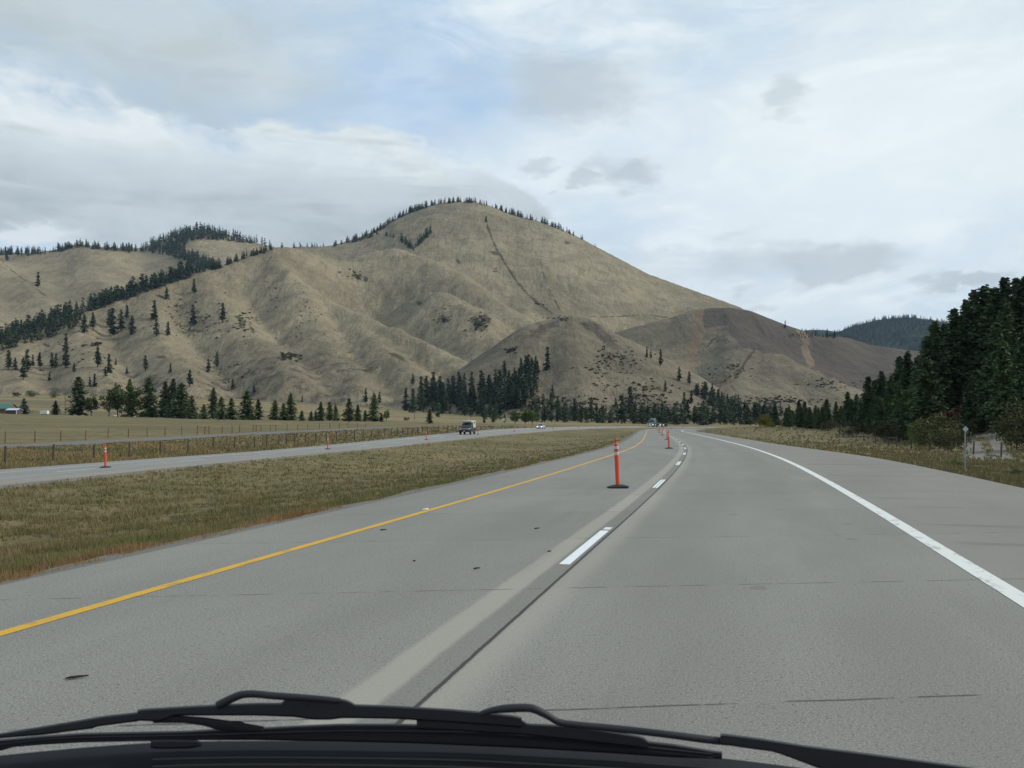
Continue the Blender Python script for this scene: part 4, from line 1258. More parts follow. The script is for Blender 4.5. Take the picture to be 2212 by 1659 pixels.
uv_, uf_ = [], []; _o = 0
rs = np.random.default_rng(77)
for k in range(620):
    y = rs.uniform(92, 240); a = rs.uniform(.33, .66); x = a * y
    n_ = CR.coords([x], [y])[0][0]
    if n_ < 29.5 + 3 * rs.random() or (.50 < a < .565 and y < 128): continue
    if a > .40 and y < 104 and rs.random() < .6: continue
    if rut_mask(np.array([x]), np.array([y]))[0] > 0: continue
    R_ = rs.uniform(.5, 1.5)
    c = np.array([x, y, gz(x, y)]) + rs.normal(size=(70, 3)) * np.array([R_, R_, R_ * .5]) * .6 + np.array([0, 0, R_ * .35])
    v, q = quads(c, rs.uniform(.10, .22, 70), rs, .8)
    uv_.append(v); uf_.append(q + _o); _o += len(v)
ug = mobj('undergrowth', np_mesh('undergrowth', np.concatenate(uv_), np.concatenate(uf_), [M['olive']], None, False))
tag(ug, 'dark olive undergrowth at the foot of the wood', 'undergrowth', None, 'stuff')

# brush clumps on the hills
bv, bf = [], []; _o = 0
for (cu, cv, ru, rv, n, sz) in ((1330, 775, 55, 22, 70, 3), (1300, 795, 20, 40, 45, 3), (1400, 855, 55, 25, 90, 3.5), (420, 690, 60, 45, 70, 2.5), (530, 700, 20, 25, 35, 3), (590, 645, 14, 30, 26, 2), (660, 700, 35, 45, 30, 2), (770, 597, 14, 9, 18, 2.6), (625, 770, 22, 8, 34, 4),
                                (1035, 700, 18, 20, 60, 3), (955, 690, 16, 10, 24, 2.4), (1105, 756, 12, 6, 16, 4), (1580, 800, 35, 16, 40, 2.6), (1680, 866, 80, 7, 90, 3), (1790, 830, 50, 12, 40, 2.6), (205, 745, 10, 5, 12, 4), (150, 770, 90, 40, 30, 3), (480, 800, 60, 40, 40, 2.4), (1200, 688, 40, 5, 22, 2.4),
                                (1250, 880, 60, 22, 60, 4), (1165, 655, 10, 6, 8, 3), (1070, 585, 8, 6, 8, 2), (1340, 900, 70, 12, 60, 4)):
    rs = np.random.default_rng(int(cu * 7 + cv))
    for k in range(n):
        p = hit(cu + rs.normal(0, .55) * ru, cv + rs.normal(0, .55) * rv)
        if p is None or p.y < 600: continue
        R_ = sz * rs.uniform(.5, 1.3) * p.y / F * .8
        c = np.array(p) + rs.normal(size=(26, 3)) * np.array([R_, R_, R_ * .45]) * .6 + np.array([0, 0, R_ * .35])
        v, q = quads(c, R_ * rs.uniform(.35, .7, 26), rs, .8)
        bv.append(v); bf.append(q + _o); _o += len(v)
scr = mobj('hillside_scrub', np_mesh('hillside_scrub', np.concatenate(bv), np.concatenate(bf), [M['scrub']], None, False))
tag(scr, 'dark brush dotted over the dry hillsides', 'scrub', None, 'stuff')

# shrubs along the right
for (u, vt, vb, y, k, wd, nm, lab) in (
        (2030, 886, 958, 100, 0, 1.15, 'shrub', 'large rounded olive shrub left of the dirt track'), (2024, 866, 900, 128, 1, 1.1, 'shrub', 'russet leaved shrub behind the large olive shrub'),
        (2048, 922, 968, 94, 3, 1.35, 'shrub', 'lower olive bush at the edge of the dirt track'), (2196, 866, 978, 88, 3, .95, 'shrub', 'big dark shrub with green top right of the dirt track'),
        (2240, 872, 985, 84, 0, 1.0, 'shrub', 'dark shrub cut by the right frame edge'), (2110, 866, 900, 150, 3, 1.6, 'shrub', 'dark shrubs bank at the head of the dirt track'), (2140, 870, 905, 158, 0, 1.6, 'shrub', 'dark brush under the wood above the track head'),
        (1650, 892, 926, 190, 2, 1.0, 'bush', 'bright yellow autumn bush beside the road bend'), (1685, 903, 927, 185, 0, 1.3, 'bush', 'low olive bush right of the bright yellow bush'), (1668, 910, 928, 180, 2, 1.2, 'bush', 'low yellowish bush in front of the olive one'),
        (1985, 905, 952, 112, 4, 1.0, 'shrub', 'green shrub under the pines left of the russet shrub'), (1920, 905, 945, 122, 0, 1.3, 'shrub', 'olive undergrowth shrub beneath the right pines'), (1850, 905, 940, 135, 0, 1.4, 'shrub', 'low dark shrub behind the right wire fence'),
        (1790, 908, 935, 150, 3, 1.4, 'shrub', 'low olive shrub beneath the line of right pines'), (2085, 905, 935, 125, 0, 1.2, 'shrub', 'small dark shrub between the two wheel tracks head'),
        (2063, 990, 1003, 36, 4, 1.3, 'weed_clump', 'small dark green weed clump beside the diamond marker post'), (2195, 1010, 1023, 32, 4, 1.5, 'weed_clump', 'low green weed clump on the verge at the frame edge')):
    x = (u - U0) / F * y; z = gz(x, y); h = max(CZ - (vt - V0) / F * y - z, .25)
    plant(nm, SHRUB[k], (x, y, z - .05), h, lab, 'shrub', None, wd * .8 * (1.0 if h > 1 else 1.5), ('stem', 'foliage'))

# ------------------------------------------------------------------ grass
GV, GCOL = [], []


def blades(X, Y, h, w, cov, nb=5, lean=.55, rng=RNG, spread=1.0):
    n = len(X)
    Z = ground_z(X, Y)
    for k in range(nb):
        a = rng.random(n) * 2 * math.pi
        r = spread * h * .5 * rng.random(n)
        x = X + np.cos(a) * r; y = Y + np.sin(a) * r
        hh = h * rng.uniform(.55, 1.15, n); ww = w * rng.uniform(.6, 1.3, n)
        b = rng.random(n) * math.pi
        le = lean * rng.random(n) * hh
        p0 = np.stack([x - np.cos(b) * ww, y - np.sin(b) * ww, Z - .03], 1); p1 = np.stack([x + np.cos(b) * ww, y + np.sin(b) * ww, Z - .03], 1)
        p2 = np.stack([x + np.cos(a) * le, y + np.sin(a) * le, Z + hh], 1)
        GV.append(np.stack([p0, p1, p2], 1).reshape(-1, 3)); GCOL.append(np.repeat(cov, 3, axis=0))


def sample(n, y0, y1, rng=RNG):
    Y = 1 / (1 / y1 + rng.random(n) * (1 / y0 - 1 / y1))
    X = rng.uniform(-.64, .66, n) * Y + rng.uniform(-1, 1, n) * 1.5
    return X, Y


X, Y = sample(215000, 6.5, 210)
nC, _, iC = CR.coords(X, Y); nO, _, _ = OR_.coords(X, Y); er = edge_r(CR.S[iC])
n1 = fbm(X / 1.6, Y / 1.6, 4, 201); n2 = fbm(X / 5., Y / 5., 4, 211); n3 = fbm(X / .7, Y / .7, 3, 221)
med = (nC < -5.65 - .55 * n1) & (nO > 5.15 + .5 * n1)
dE = np.where(nC < 0, -nC - 5.6, 9)
dens = np.clip(.75 + .9 * n1 + .5 * n3, .12, 1)
keep = med & (RNG.random(len(X)) < dens)
cov = np.zeros((len(X), 4), np.float32); cov[:, 3] = 1
edge = np.exp(-(dE / 1.5) ** 2)
cov[:, 0] = np.clip((n2 * 3.2 + .45) * np.exp(-(dE / 1.0) ** 2) * 1.2 + np.clip(n1 - .42, 0, 1) * 1.0, 0, 1) * RNG.uniform(.4, 1, len(X))
cov[:, 1] = np.clip(np.clip(-n2 * 3.0 + .45, 0, 1) * np.exp(-((dE - 1.9) / 1.3) ** 2) + np.clip(n2 * 2.4 - .55, 0, 1), 0, .9) * RNG.uniform(.3, 1, len(X))
cov[:, 2] = np.clip(n3 * 1.2 + .05 + .25 * np.exp(-((dE - .4) / .5) ** 2), 0, .8) * RNG.uniform(.2, 1, len(X))
hgt = np.clip(.10 + .07 * n1 + .05 * n3, .05, .3) * (1 + .35 * edge * (n2 > .05)) * (.85 + .5 * RNG.random(len(X)))
blades(X[keep], Y[keep], hgt[keep], np.maximum(.0035, .00042 * Y[keep]), cov[keep], 5)
# right-hand verge
kr = (nC > er + .2 + .3 * n1) & (nC < er + 40) & (Y < 200)
cr = cov.copy(); cr[:, 0] = np.clip(n2 - .2, 0, .5); cr[:, 1] = np.clip(-n1 * 1.5 - .25, 0, .6); cr[:, 2] = np.clip(.22 + n1 * .8, 0, .8) * RNG.uniform(.4, 1, len(X))
hr_ = np.clip(.14 + .1 * n1, .06, .4) * (1 + .9 * sstep(5, 12, nC - er))
kr &= RNG.random(len(X)) < np.clip(.8 + n3, .3, 1) * (1 - rut_mask(X, Y))
blades(X[kr], Y[kr], hr_[kr], np.maximum(.004, .00055 * Y[kr]), cr[kr], 5)
# tall grass between the oncoming road and the frontage road
X, Y = sample(90000, 42, 330)
X = X - .12 * Y * RNG.random(len(X))
nO, _, _ = OR_.coords(X, Y)
n1 = fbm(X / 2.5, Y / 2.5, 4, 231); n2 = fbm(X / 9., Y / 9., 3, 241)
kl = (nO < -8.4 - .4 * n1) & (nO > -31.5 + 1.2 * n1) & (X > -.66 * Y)
cov = np.zeros((len(X), 4), np.float32); cov[:, 3] = 1
cov[:, 0] = np.clip(n2 * 1.6 - .1, 0, .7) * RNG.uniform(.3, 1, len(X)); cov[:, 1] = np.clip(-n1 * 1.4 - .2, 0, .5); cov[:, 2] = np.clip(.35 + n2 * .9, 0, .85) * RNG.uniform(.4, 1, len(X))
hl = np.clip(.26 + .2 * n1 + .1 * n2, .1, .65) * (.45 + .75 * sstep(8.5, 13, -nO))
blades(X[kl], Y[kl], hl[kl], .0006 * Y[kl], cov[kl], 4)
GVa = np.concatenate(GV); GCa = np.concatenate(GCOL)
me = np_mesh('roadside_grass', GVa, np.arange(len(GVa)).reshape(-1, 3), [mat_grass('rough_grass', ((.112, .112, .046), (.172, .143, .072), (.082, .085, .033), (.215, .178, .090)))], None, False)
at = me.color_attributes.new('cover', 'FLOAT_COLOR', 'POINT'); at.data.foreach_set('color', GCa.astype(np.float32).ravel())
gr = mobj('roadside_grass', me); tag(gr, 'rough olive and straw grass of the median and verges', 'grass', None, 'stuff')
print('GRASS TRIS', len(GVa) // 3)



# ------------------------------------------------------------------ delineator posts
def make_delineator():
    r = empty('delineator_post')
    b = MB()
    oct_ = [(-.255, -.10), (-.20, -.19), (.20, -.19), (.255, -.10), (.255, .10), (.20, .19), (-.20, .19), (-.255, .10)]
    b.loft([[(x, y, 0) for x, y in oct_], [(x, y, .035) for x, y in oct_], [(x * .93, y * .9, .048) for x, y in oct_], [(x * .45, y * .5, .078) for x, y in oct_]])
    b.build('base', M['rubber'], r)
    p = MB().lathe([(.056, .07), (.058, .10), (.054, .12), (.053, .80), (.053, 1.04), (.056, 1.045), (.054, 1.07), (.036, 1.095), (.022, 1.11), (.021, 1.145), (.030, 1.155), (.040, 1.17), (.040, 1.19), (.032, 1.205), (.01, 1.21)], 18)
    pp = p.build('post', M['orange'], r, True)
    for z0, z1 in ((.805, .885), (.955, 1.03)):
        MB().lathe([(.0545, z0), (.0552, z0 + .003), (.0552, z1 - .003), (.0545, z1)], 18).build('reflective_band', M['reflect'], r, True)
    return r


dl = make_delineator()
slots = []
OURL = ['nearest orange delineator post, in the lane just left of the white dash', 'second orange delineator post up the lane, beside the dashed line', 'third orange delineator post up our lane, partly behind the second', 'fourth orange delineator post up our lane',
        'fifth orange delineator post up our lane, near the yellow line', 'sixth orange delineator post up our lane, before the semi truck', 'seventh orange delineator post, where our lane starts to bend', 'eighth orange delineator post, just right of the flatbed trailer',
        'ninth orange delineator post, on the far bend', 'tenth orange delineator post, far out on the bend', 'last delineator post on the bend beside the grass tip']
s0_ = CR.stY(21.56)
for k in range(11):
    st = s0_ + 36.4 * k if k else s0_
    if k == 0: p = Vector(P(1335, 1053, 21.56)); p.z = float(CR.at(s0_, -.9)[2])
    else: p = Vector(CR.at(st, -1.1 if k < 6 else -.9))
    slots.append((p, CR.head(st), OURL[k]))
OL = ['orange delineator post on the oncoming dash line nearest the left frame edge', 'second orange delineator post from the left on the oncoming road', 'third orange delineator post from the left on the oncoming road', 'orange delineator post right beside the camper pickup',
      'orange delineator post between the camper pickup and the sedan', 'first orange delineator post right of the silver sedan', 'second orange delineator post right of the silver sedan', 'third orange delineator post right of the silver sedan', 'orange delineator post on the oncoming road just before the semi truck']
for u, lab in zip((228, 708, 921, 1032.6, 1111, 1195, 1249, 1289, 1332), OL):
    st = OR_.ray(u, .15); slots.append((Vector(OR_.at(st, .15)), OR_.head(st), lab))
for i, (p, hd, lab) in enumerate(slots):
    o = dl if i == 0 else copy_tree(dl)
    o.location = p; o.rotation_euler = (random.uniform(-.02, .02), random.uniform(-.03, .01) if i else -.042, math.atan2(-hd[0], hd[1]) + (random.uniform(-.25, .25) if i else .28))
    tag(o, lab, 'delineator', 'orange delineator posts along the lanes')


# ------------------------------------------------------------------ vehicles (front towards -Y, wheels on z = 0)
def wheel(parent, x, y, r, w, rim=True):
    t_ = MB(); n = 20
    prof = [(-w / 2, r * .62), (-w / 2, r * .93), (-w / 2 + .03, r), (w / 2 - .03, r), (w / 2, r * .93), (w / 2, r * .62)]
    t_.loft([[(px, rr_ * math.cos(2 * math.pi * k / n), rr_ * math.sin(2 * math.pi * k / n)) for k in range(n)] for px, rr_ in prof])
    o = t_.build('wheel', M['tyre'], parent, True, (x, y, r))
    if rim:
        s = 1 if x > 0 else -1
        MB().cyl((s * (w / 2 - .06), 0, 0), (s * (w / 2 + .004), 0, 0), r * .6, r * .52, 14).build('rim', M['chrome'], o, True)
    return o


def section(y, hw, z0, z1, tuck=.06, top=.08):
    """one body cross-section of half-width hw between z0 and z1"""
    return [(-hw + tuck, y, z0), (-hw, y, z0 + .12), (-hw, y, z1 - top * 1.6), (-hw + top, y, z1), (hw - top, y, z1), (hw, y, z1 - top * 1.6), (hw, y, z0 + .12), (hw - tuck, y, z0)]


def place_vehicle(o, road_, u=None, n=0.0, st=None):
    st = road_.ray(u, n) if st is None else st
    hd = road_.head(st); p = road_.at(st, n)
    o.location = p; o.rotation_euler = (0, 0, math.atan2(-hd[0], hd[1]))
    return st


def make_pickup():
    r = empty('camper_pickup'); tag(r, 'black pickup truck carrying a white camper, facing the camera on the oncoming road', 'pickup truck')
    MB().loft([section(0, .86, .55, 1.02), section(.12, .95, .45, 1.12), section(1.15, .98, .42, 1.2), section(1.5, .99, .42, 1.22), section(3.1, .99, .42, 1.22), section(5.6, .99, .5, 1.25)]).build('body', M['blackcar'], r, True)
    MB().loft([[(-.86, 1.35, 1.2), (.86, 1.35, 1.2), (.86, 3.25, 1.2), (-.86, 3.25, 1.2)], [(-.70, 1.95, 1.83), (.70, 1.95, 1.83), (.70, 3.15, 1.83), (-.70, 3.15, 1.83)], [(-.64, 2.1, 1.88), (.64, 2.1, 1.88), (.64, 3.05, 1.88), (-.64, 3.05, 1.88)]]).build('cab', M['blackcar'], r)
    MB().loft([[(-.76, 1.46, 1.26), (.76, 1.46, 1.26), (.76, 1.40, 1.24), (-.76, 1.40, 1.24)], [(-.66, 1.93, 1.79), (.66, 1.93, 1.79), (.66, 1.87, 1.79), (-.66, 1.87, 1.79)]]).build('windshield', M['glass'], r)
    for s in (-1, 1):
        MB().loft([[(s * .82, 1.75, 1.28), (s * .85, 1.75, 1.28), (s * .85, 3.05, 1.28), (s * .82, 3.05, 1.28)], [(s * .70, 2.05, 1.77), (s * .735, 2.05, 1.77), (s * .735, 3.0, 1.77), (s * .70, 3.0, 1.77)]]).build('side_window', M['glass'], r)
        MB().box((s * .70, -.03, .92), (.30, .1, .17), bev=.02).build('headlight', M['reflect'], r)
        m = MB().box((s * 1.14, 1.62, 1.33), (.2, .12, .26), bev=.03).build('mirror', M['black_plastic'], r)
    g = MB().box((0, -.03, .9), (1.0, .08, .26), bev=.015).build('grille', M['black_plastic'], r)
    MB().box((0, -.075, 1.0), (1.1, .03, .05), bev=.01).box((0, -.075, .88), (1.0, .03, .03), bev=.008).build('grille_bar', M['chrome'], g)
    b = MB().box((0, -.1, .58), (1.9, .2, .24), bev=.04).build('bumper', M['black_plastic'], r)
    MB().box((0, -.21, .6), (.31, .015, .16)).build('licence_plate', M['reflect'], b)
    for y in (.95, 4.55):
        for s in (-1, 1): wheel(r, s * .87, y, .40, .27)
    c = MB().box((0, 4.4, 1.80), (1.86, 2.4, 1.25), bev=.06).box((0, 2.5, 2.24), (1.8, 1.7, .34), bev=.08).build('camper', M['camper'], r)
    MB().box((0, 3.2, 2.45), (.5, .5, .12), bev=.03).build('roof_vent', M['whitepaint'], c)
    for s in (-1, 1):
        MB().box((s * .935, 4.3, 2.05), (.02, .7, .35), bev=.008).build('window', M['glass'], c)
        MB().box((s * .937, 4.4, 1.72), (.016, 2.2, .10)).build('trim_stripe', M['beige'], c)
    MB().box((0, 1.645, 2.16), (1.4, .02, .08)).build('front_trim', M['beige'], c)
    return r


pk = make_pickup(); place_vehicle(pk, OR_, 1003, -1.9)


def make_sedan(name, paint, label, group=None, lights=True, lead=True):
    r = empty(name); tag(r, label, 'car', group)
    MB().loft([section(0, .66, .34, .66, .05, .06), section(.12, .80, .22, .70, .05, .06), section(.7, .86, .19, .80, .05, .08), section(1.3, .88, .19, .88, .05, .08), section(3.4, .88, .19, .90, .05, .08), section(4.2, .86, .2, .93, .05, .08), section(4.6, .74, .36, .84, .05, .08)]).build('body', M[paint], r, True)
    MB().loft([[(-.78, 1.2, .86), (.78, 1.2, .86), (.80, 4.0, .9), (-.80, 4.0, .9)], [(-.60, 1.95, 1.40), (.60, 1.95, 1.40), (.60, 3.2, 1.41), (-.60, 3.2, 1.41)]]).build('window_band', M['glass'], r)
    MB().loft([[(-.61, 1.93, 1.39), (.61, 1.93, 1.39), (.61, 3.25, 1.40), (-.61, 3.25, 1.40)], [(-.52, 2.15, 1.45), (.52, 2.15, 1.45), (.52, 3.05, 1.45), (-.52, 3.05, 1.45)]]).build('roof', M[paint], r)
    for s in (-1, 1):
        MB().tube([(s * .775, 1.18, .87), (s * .60, 1.95, 1.405)], .035, 6).build('roof_pillar', M[paint], r)
        MB().box((s * .6, .03, .62), (.28, .14, .13), Euler((0, 0, s * .35)), .03).build('headlight', M['lamp' if lights else 'reflect'], r)
        MB().box((s * .95, 1.5, .95), (.16, .1, .12), bev=.03).build('mirror', M[paint], r)
    MB().box((0, .0, .56), (.7, .06, .1), bev=.02).build('grille', M['black_plastic'], r)
    b = MB().box((0, -.02, .36), (1.3, .12, .2), bev=.04).build('bumper', M[paint], r)
    MB().box((0, -.085, .38), (.31, .012, .14)).build('licence_plate', M['reflect'], b)
    for y in (.85, 3.65):
        for s in (-1, 1): wheel(r, s * .78, y, .32, .21)
    return r


sd = make_sedan('sedan', 'silver', 'silver sedan with lit headlights approaching on the oncoming road'); place_vehicle(sd, OR_, 1165, -1.9)


def make_semi():
    r = empty('semi_truck'); tag(r, 'dark green semi truck tractor with chrome nose at the far road bend', 'truck')
    MB().loft([section(0, .8, .75, 1.55), section(.3, .95, .7, 1.75), section(2.0, 1.05, .7, 2.0)]).build('hood', M['greentruck'], r, True)
    MB().loft([section(2.0, 1.12, .9, 2.05), section(2.05, 1.15, .8, 2.1), section(2.4, 1.15, .8, 3.05), section(4.4, 1.2, .8, 3.1)]).build('cab', M['greentruck'], r, True)
    MB().box((0, 2.18, 2.55), (2.0, .06, .62), Euler((-.35, 0, 0)), .02).build('windshield', M['glass'], r)
    MB().box((0, 2.05, 3.02), (2.1, .4, .08), Euler((.2, 0, 0)), .02).build('sun_visor', M['chrome'], r)
    MB().loft([section(2.4, .9, 3.05, 3.3), section(3.2, 1.1, 3.05, 3.75), section(4.4, 1.15, 3.05, 3.85)]).build('roof_fairing', M['greentruck'], r, True)
    MB().box((0, -.04, 1.25), (1.1, .1, .9), bev=.03).build('grille', M['chrome'], r)
    MB().box((0, -.2, .6), (2.35, .3, .38), bev=.06).build('bumper', M['chrome'], r)
    for s in (-1, 1):
        MB().loft([section(.25, .30, .55, 1.0), section(.7, .36, .6, 1.25), section(1.5, .36, .55, 1.1)]).build('fender', M['silver'], r, True, (s * .95, 0, 0))
        MB().box((s * .92, .08, 1.12), (.3, .12, .22), bev=.03).build('headlight', M['reflect'], r)
        MB().cyl((s * 1.2, 4.55, .9), (s * 1.2, 4.55, 3.95), .09, .09, 12).build('exhaust_stack', M['chrome'], r, True)
        MB().cyl((s * 1.12, 2.7, .85), (s * 1.12, 4.2, .85), .3, .3, 14).build('fuel_tank', M['chrome'], r, True)
        MB().box((s * 1.45, 2.35, 2.5), (.18, .08, .6), bev=.03).build('mirror', M['chrome'], r)
        wheel(r, s * 1.02, .95, .52, .3)
        for y in (5.9, 7.2): wheel(r, s * .95, y, .52, .55)
    MB().box((0, 6.2, .95), (.9, 4.2, .22), bev=.03).build('chassis', M['blackcar'], r)
    return r


sm = make_semi(); sts = place_vehicle(sm, OR_, 1404, -1.9)
tr = empty('flatbed_trailer'); tag(tr, 'low dark flatbed trailer hitched behind the semi truck', 'trailer')
MB().box((0, 10.4, 1.36), (2.55, 12.4, .22), bev=.03).build('deck', M['greentruck'], tr)
MB().box((.5, 10.4, 1.1), (.16, 11.8, .32)).box((-.5, 10.4, 1.1), (.16, 11.8, .32)).build('frame_rail', M['blackcar'], tr)
MB().box((0, 4.3, 1.85), (2.5, .12, .8), bev=.02).build('headboard', M['steel'], tr)
MB().box((1.05, 9.0, .86), (.5, 1.5, .55), bev=.03).build('tool_box', M['whitepaint'], tr)
MB().box((1.05, 12.0, .86), (.5, .9, .55), bev=.03).build('tool_box', M['whitepaint'], tr)
MB().box((0, 8.0, 1.62), (2.3, 5.0, .3), bev=.04).build('tarped_load', M['greenroof'], tr)
for s in (-1, 1):
    MB().box((s * .8, 6.9, .62), (.14, .14, 1.2)).build('landing_leg', M['steel'], tr)
    for y in (14.4, 15.7): wheel(tr, s * .95, y, .5, .55)
bpy.context.view_layer.update()
_rz = sm.rotation_euler.z - .16
kp = Matrix.Translation(sm.location) @ Matrix.Rotation(sm.rotation_euler.z, 4, 'Z') @ Vector((0, 6.5, 0))
tr.location = kp - Matrix.Rotation(_rz, 4, 'Z') @ Vector((0, 6.5, 0)); tr.rotation_euler = (0, 0, _rz)

# parked cars and houses along the far edge of the field
for (u, v, paint, lab, rz) in ((250, 898, 'whitepaint', 'white parked car glimpsed under the left pair of leafy trees', .6), (277, 899, 'redpaint', 'red parked car glimpsed between leafy trees at the field edge', 1.2), (291, 899, 'whitepaint', 'white parked car right of the red one under the bare trunk tree', 1.4),
                               (330, 900, 'silver', 'pale parked car under the broad spreading pine', 1.5), (343, 900, 'whitepaint', 'white parked car half hidden by the dense pine clump', 1.3)):
    c = make_sedan('parked_car', paint, lab, 'cars parked at the field edge', False)
    y = 446; x = (u - U0) / F * y; z = gz(x, y); c.location = (x, y, max(z, CZ - (v - V0) / F * y - .6)); c.rotation_euler = (0, 0, rz)


def gable(name, u, v, y, w, d, hw, hr, wall, roof, label, over=.5):
    x = (u - U0) / F * y; z = gz(x, y)
    r = empty(name, (x, y, z - .1)); tag(r, label, 'building')
    MB().loft([[(-w / 2, -d / 2, 0), (w / 2, -d / 2, 0), (w / 2, d / 2, 0), (-w / 2, d / 2, 0)], [(-w / 2, -d / 2, hw), (w / 2, -d / 2, hw), (w / 2, d / 2, hw), (-w / 2, d / 2, hw)], [(-w / 2, -.05, hw + hr), (w / 2, -.05, hw + hr), (w / 2, .05, hw + hr), (-w / 2, .05, hw + hr)]]).build('wall', M[wall], r)
    b = MB()
    for s in (-1, 1):
        a = math.atan2(hr, d / 2)
        b.box((0, s * (d / 4 + over * .3), hw + hr / 2 + .12 - over * .15), (w + 2 * over, (d / 2 + over) / math.cos(a), .14), Euler((-s * a, 0, 0)))
    b.build('roof', M[roof], r)
    return r


hs = gable('timber_house', 4, 889, 430, 11, 9, 2.6, 2.2, 'logwall', 'greenroof', 'brown timber house with green metal roof at the left frame edge')
MB().box((2.8, -4.52, 1.5), (1.2, .06, 1.1)).build('window', M['glass'], hs); MB().box((.6, -4.52, 1.05), (1.0, .06, 2.1)).build('door', M['post_dark'], hs)
shd = gable('open_shed', 31, 891, 425, 5.2, 5, 1.9, .8, 'post_dark', 'blueroof', 'small open shed with pale blue metal roof by the short conifer', .35)
MB().box((2.45, -2.6, .95), (.18, .18, 1.9)).build('post', M['whitepaint'], shd)
x = (96 - U0) / F * 430; z = gz(x, 430)
bt = empty('box_trailer', (x, 430, z)); tag(bt, 'white box trailer parked alone at the field edge', 'trailer')
MB().box((0, 0, 1.35), (3.6, 2.0, 1.6), bev=.06).build('box_body', M['whitepaint'], bt)
for s in (-1, 1):
    for yy in (-1, 1): wheel(bt, s * .6, yy * .9, .3, .2, False)
MB().box((2.3, 0, .5), (1.2, .12, .12)).build('tow_bar', M['steel'], bt)

for (u, vt, y, lab) in ((141, 850, 445, 'thin wooden utility pole left of the first tall field pine'), (895.6, 886, 560, 'thin wooden utility pole in the field left of the grove')):
    x = (u - U0) / F * y; z = gz(x, y); h = CZ - (vt - V0) / F * y - z
    r = empty('utility_pole', (x, y, z)); tag(r, lab, 'utility pole', 'utility poles')
    MB().cyl((0, 0, -.3), (0, 0, h), .16, .11, 8).build('pole', M['post_dark'], r); MB().box((0, -.12, h - .5), (2.0, .1, .12)).build('crossarm', M['post_dark'], r)

st = OR_.ray(1088.5, -9.3); p = Vector(OR_.at(st, -9.3)); p.z = gz(p.x, p.y)
r = empty('road_sign', p); tag(r, 'white road sign on a thin post beyond the oncoming road', 'sign')
hS = CZ - (904 - V0) / F * p.y - p.z
MB().box((0, 0, hS / 2), (.07, .05, hS)).build('post', M['steel'], r)
pn = MB().box((0, -.04, hS - .3), (.66, .012, .6), bev=.004).build('panel', M['whitepaint'], r)
MB().box((.02, -.052, hS - .32), (.30, .012, .12)).box((.02, -.052, hS - .26), (.12, .012, .16)).build('symbol', M['black_plastic'], pn)

# roadside marker posts
for (u, vb, vt, lab, dia) in ((2085, 1009, 920, 'grey steel marker post with a white diamond reflector on the near right verge', True), (1709.5, 957, 923, 'short white marker post on the right verge farther up the road', False)):
    st = CR.ray(u, 10.3 if dia else 10.5); p = Vector(CR.at(st, 10.3 if dia else 10.5)); p.z = gz(p.x, p.y)
    top = CZ - (vt - V0) / F * p.y - p.z
    r = empty('marker_post', p); tag(r, lab, 'marker post', 'marker posts on the right verge')
    MB().box((0, 0, top / 2 - .05), (.045, .025, top - .05), bev=.006).build('post', M['steel'], r)
    if dia:
        MB().box((0, -.03, top - .12), (.16, .01, .16), Euler((0, math.pi / 4, 0)), .004).build('reflector', M['reflect'], r)
    else:
        MB().box((0, -.03, top - .14), (.10, .01, .24), bev=.004).build('reflector', M['reflect'], r)


# ------------------------------------------------------------------ fences
def fence(road_, n, us, braces, h, mat, label, thick=.075, wob=.03):
    pts = []
    for u in us:
        try: st = road_.ray(u, n)
        except Exception: continue
        q = road_.at(st, n); pts.append((q[0], q[1], gz(q[0], q[1]), u))
    pts.sort(key=lambda q: q[1])
    r = empty('wire_fence', pts[0][:3]); tag(r, label, 'fence')
    o = Vector(pts[0][:3]); tops = []
    for (x, y, z, u) in pts:
        hh = h * random.uniform(.92, 1.08); a = random.uniform(-wob, wob); k = thick * random.uniform(.85, 1.2)
        b = Vector((x, y, z)) - o; t = b + Vector((hh * (a + .03), hh * random.uniform(-wob, wob), hh))
        MB().cyl(b - Vector((0, 0, .3)), t, k * 1.05, k * .92, 8).build('post', mat, r)
        tops.append((b, t, u))
    for (ua, ub) in braces:
        A = [q for q in tops if abs(q[2] - ua) < .6]; B = [q for q in tops if abs(q[2] - ub) < .6]
        if A and B: MB().cyl(A[0][0].lerp(A[0][1], .86), B[0][0].lerp(B[0][1], .86), .055, .055, 8).build('brace_rail', mat, r)
    w = MB()
    for f_ in (.3, .52, .74, .95):
        for A, B in zip(tops, tops[1:]):
            w.cyl(A[0].lerp(A[1], f_), B[0].lerp(B[1], f_), .004, .004, 4)
    w.build('wire', M['wire'], r)
    return r


fence(OR_, -16.5, [-110, -95, 11, 114, 203, 279, 347, 406, 460, 506, 549, 576, 601.8, 618.8, 636.3, 660.5, 681.8, 705, 727, 747, 765.6, 784.3, 801.8, 816.8, 831, 845, 858, 869.8, 880.5, 892, 902, 912, 922.6, 933, 936.8, 940.6, 948, 967, 976, 985, 994, 1002], [(601.8, 618.8), (618.8, 636.3), (933, 936.8), (936.8, 940.6)], 1.36, M['post_dark'],
      'dark post and wire fence in the tall grass before the frontage road', .085)
fence(OR_, -43.5, [-60, 11, 75, 131, 184.5, 233, 277, 318, 356, 392.6, 426, 442, 451.5, 480, 501.4, 517.5, 546.6, 553, 563.6, 584, 595.6, 620, 643, 664, 690, 712, 733, 752, 772, 790], [(426, 442), (442, 451.5), (546.6, 553), (553, 563.6), (584, 595.6)], 1.3, M['post_rust'],
      'thin rust brown post and wire fence beyond the frontage road', .065)
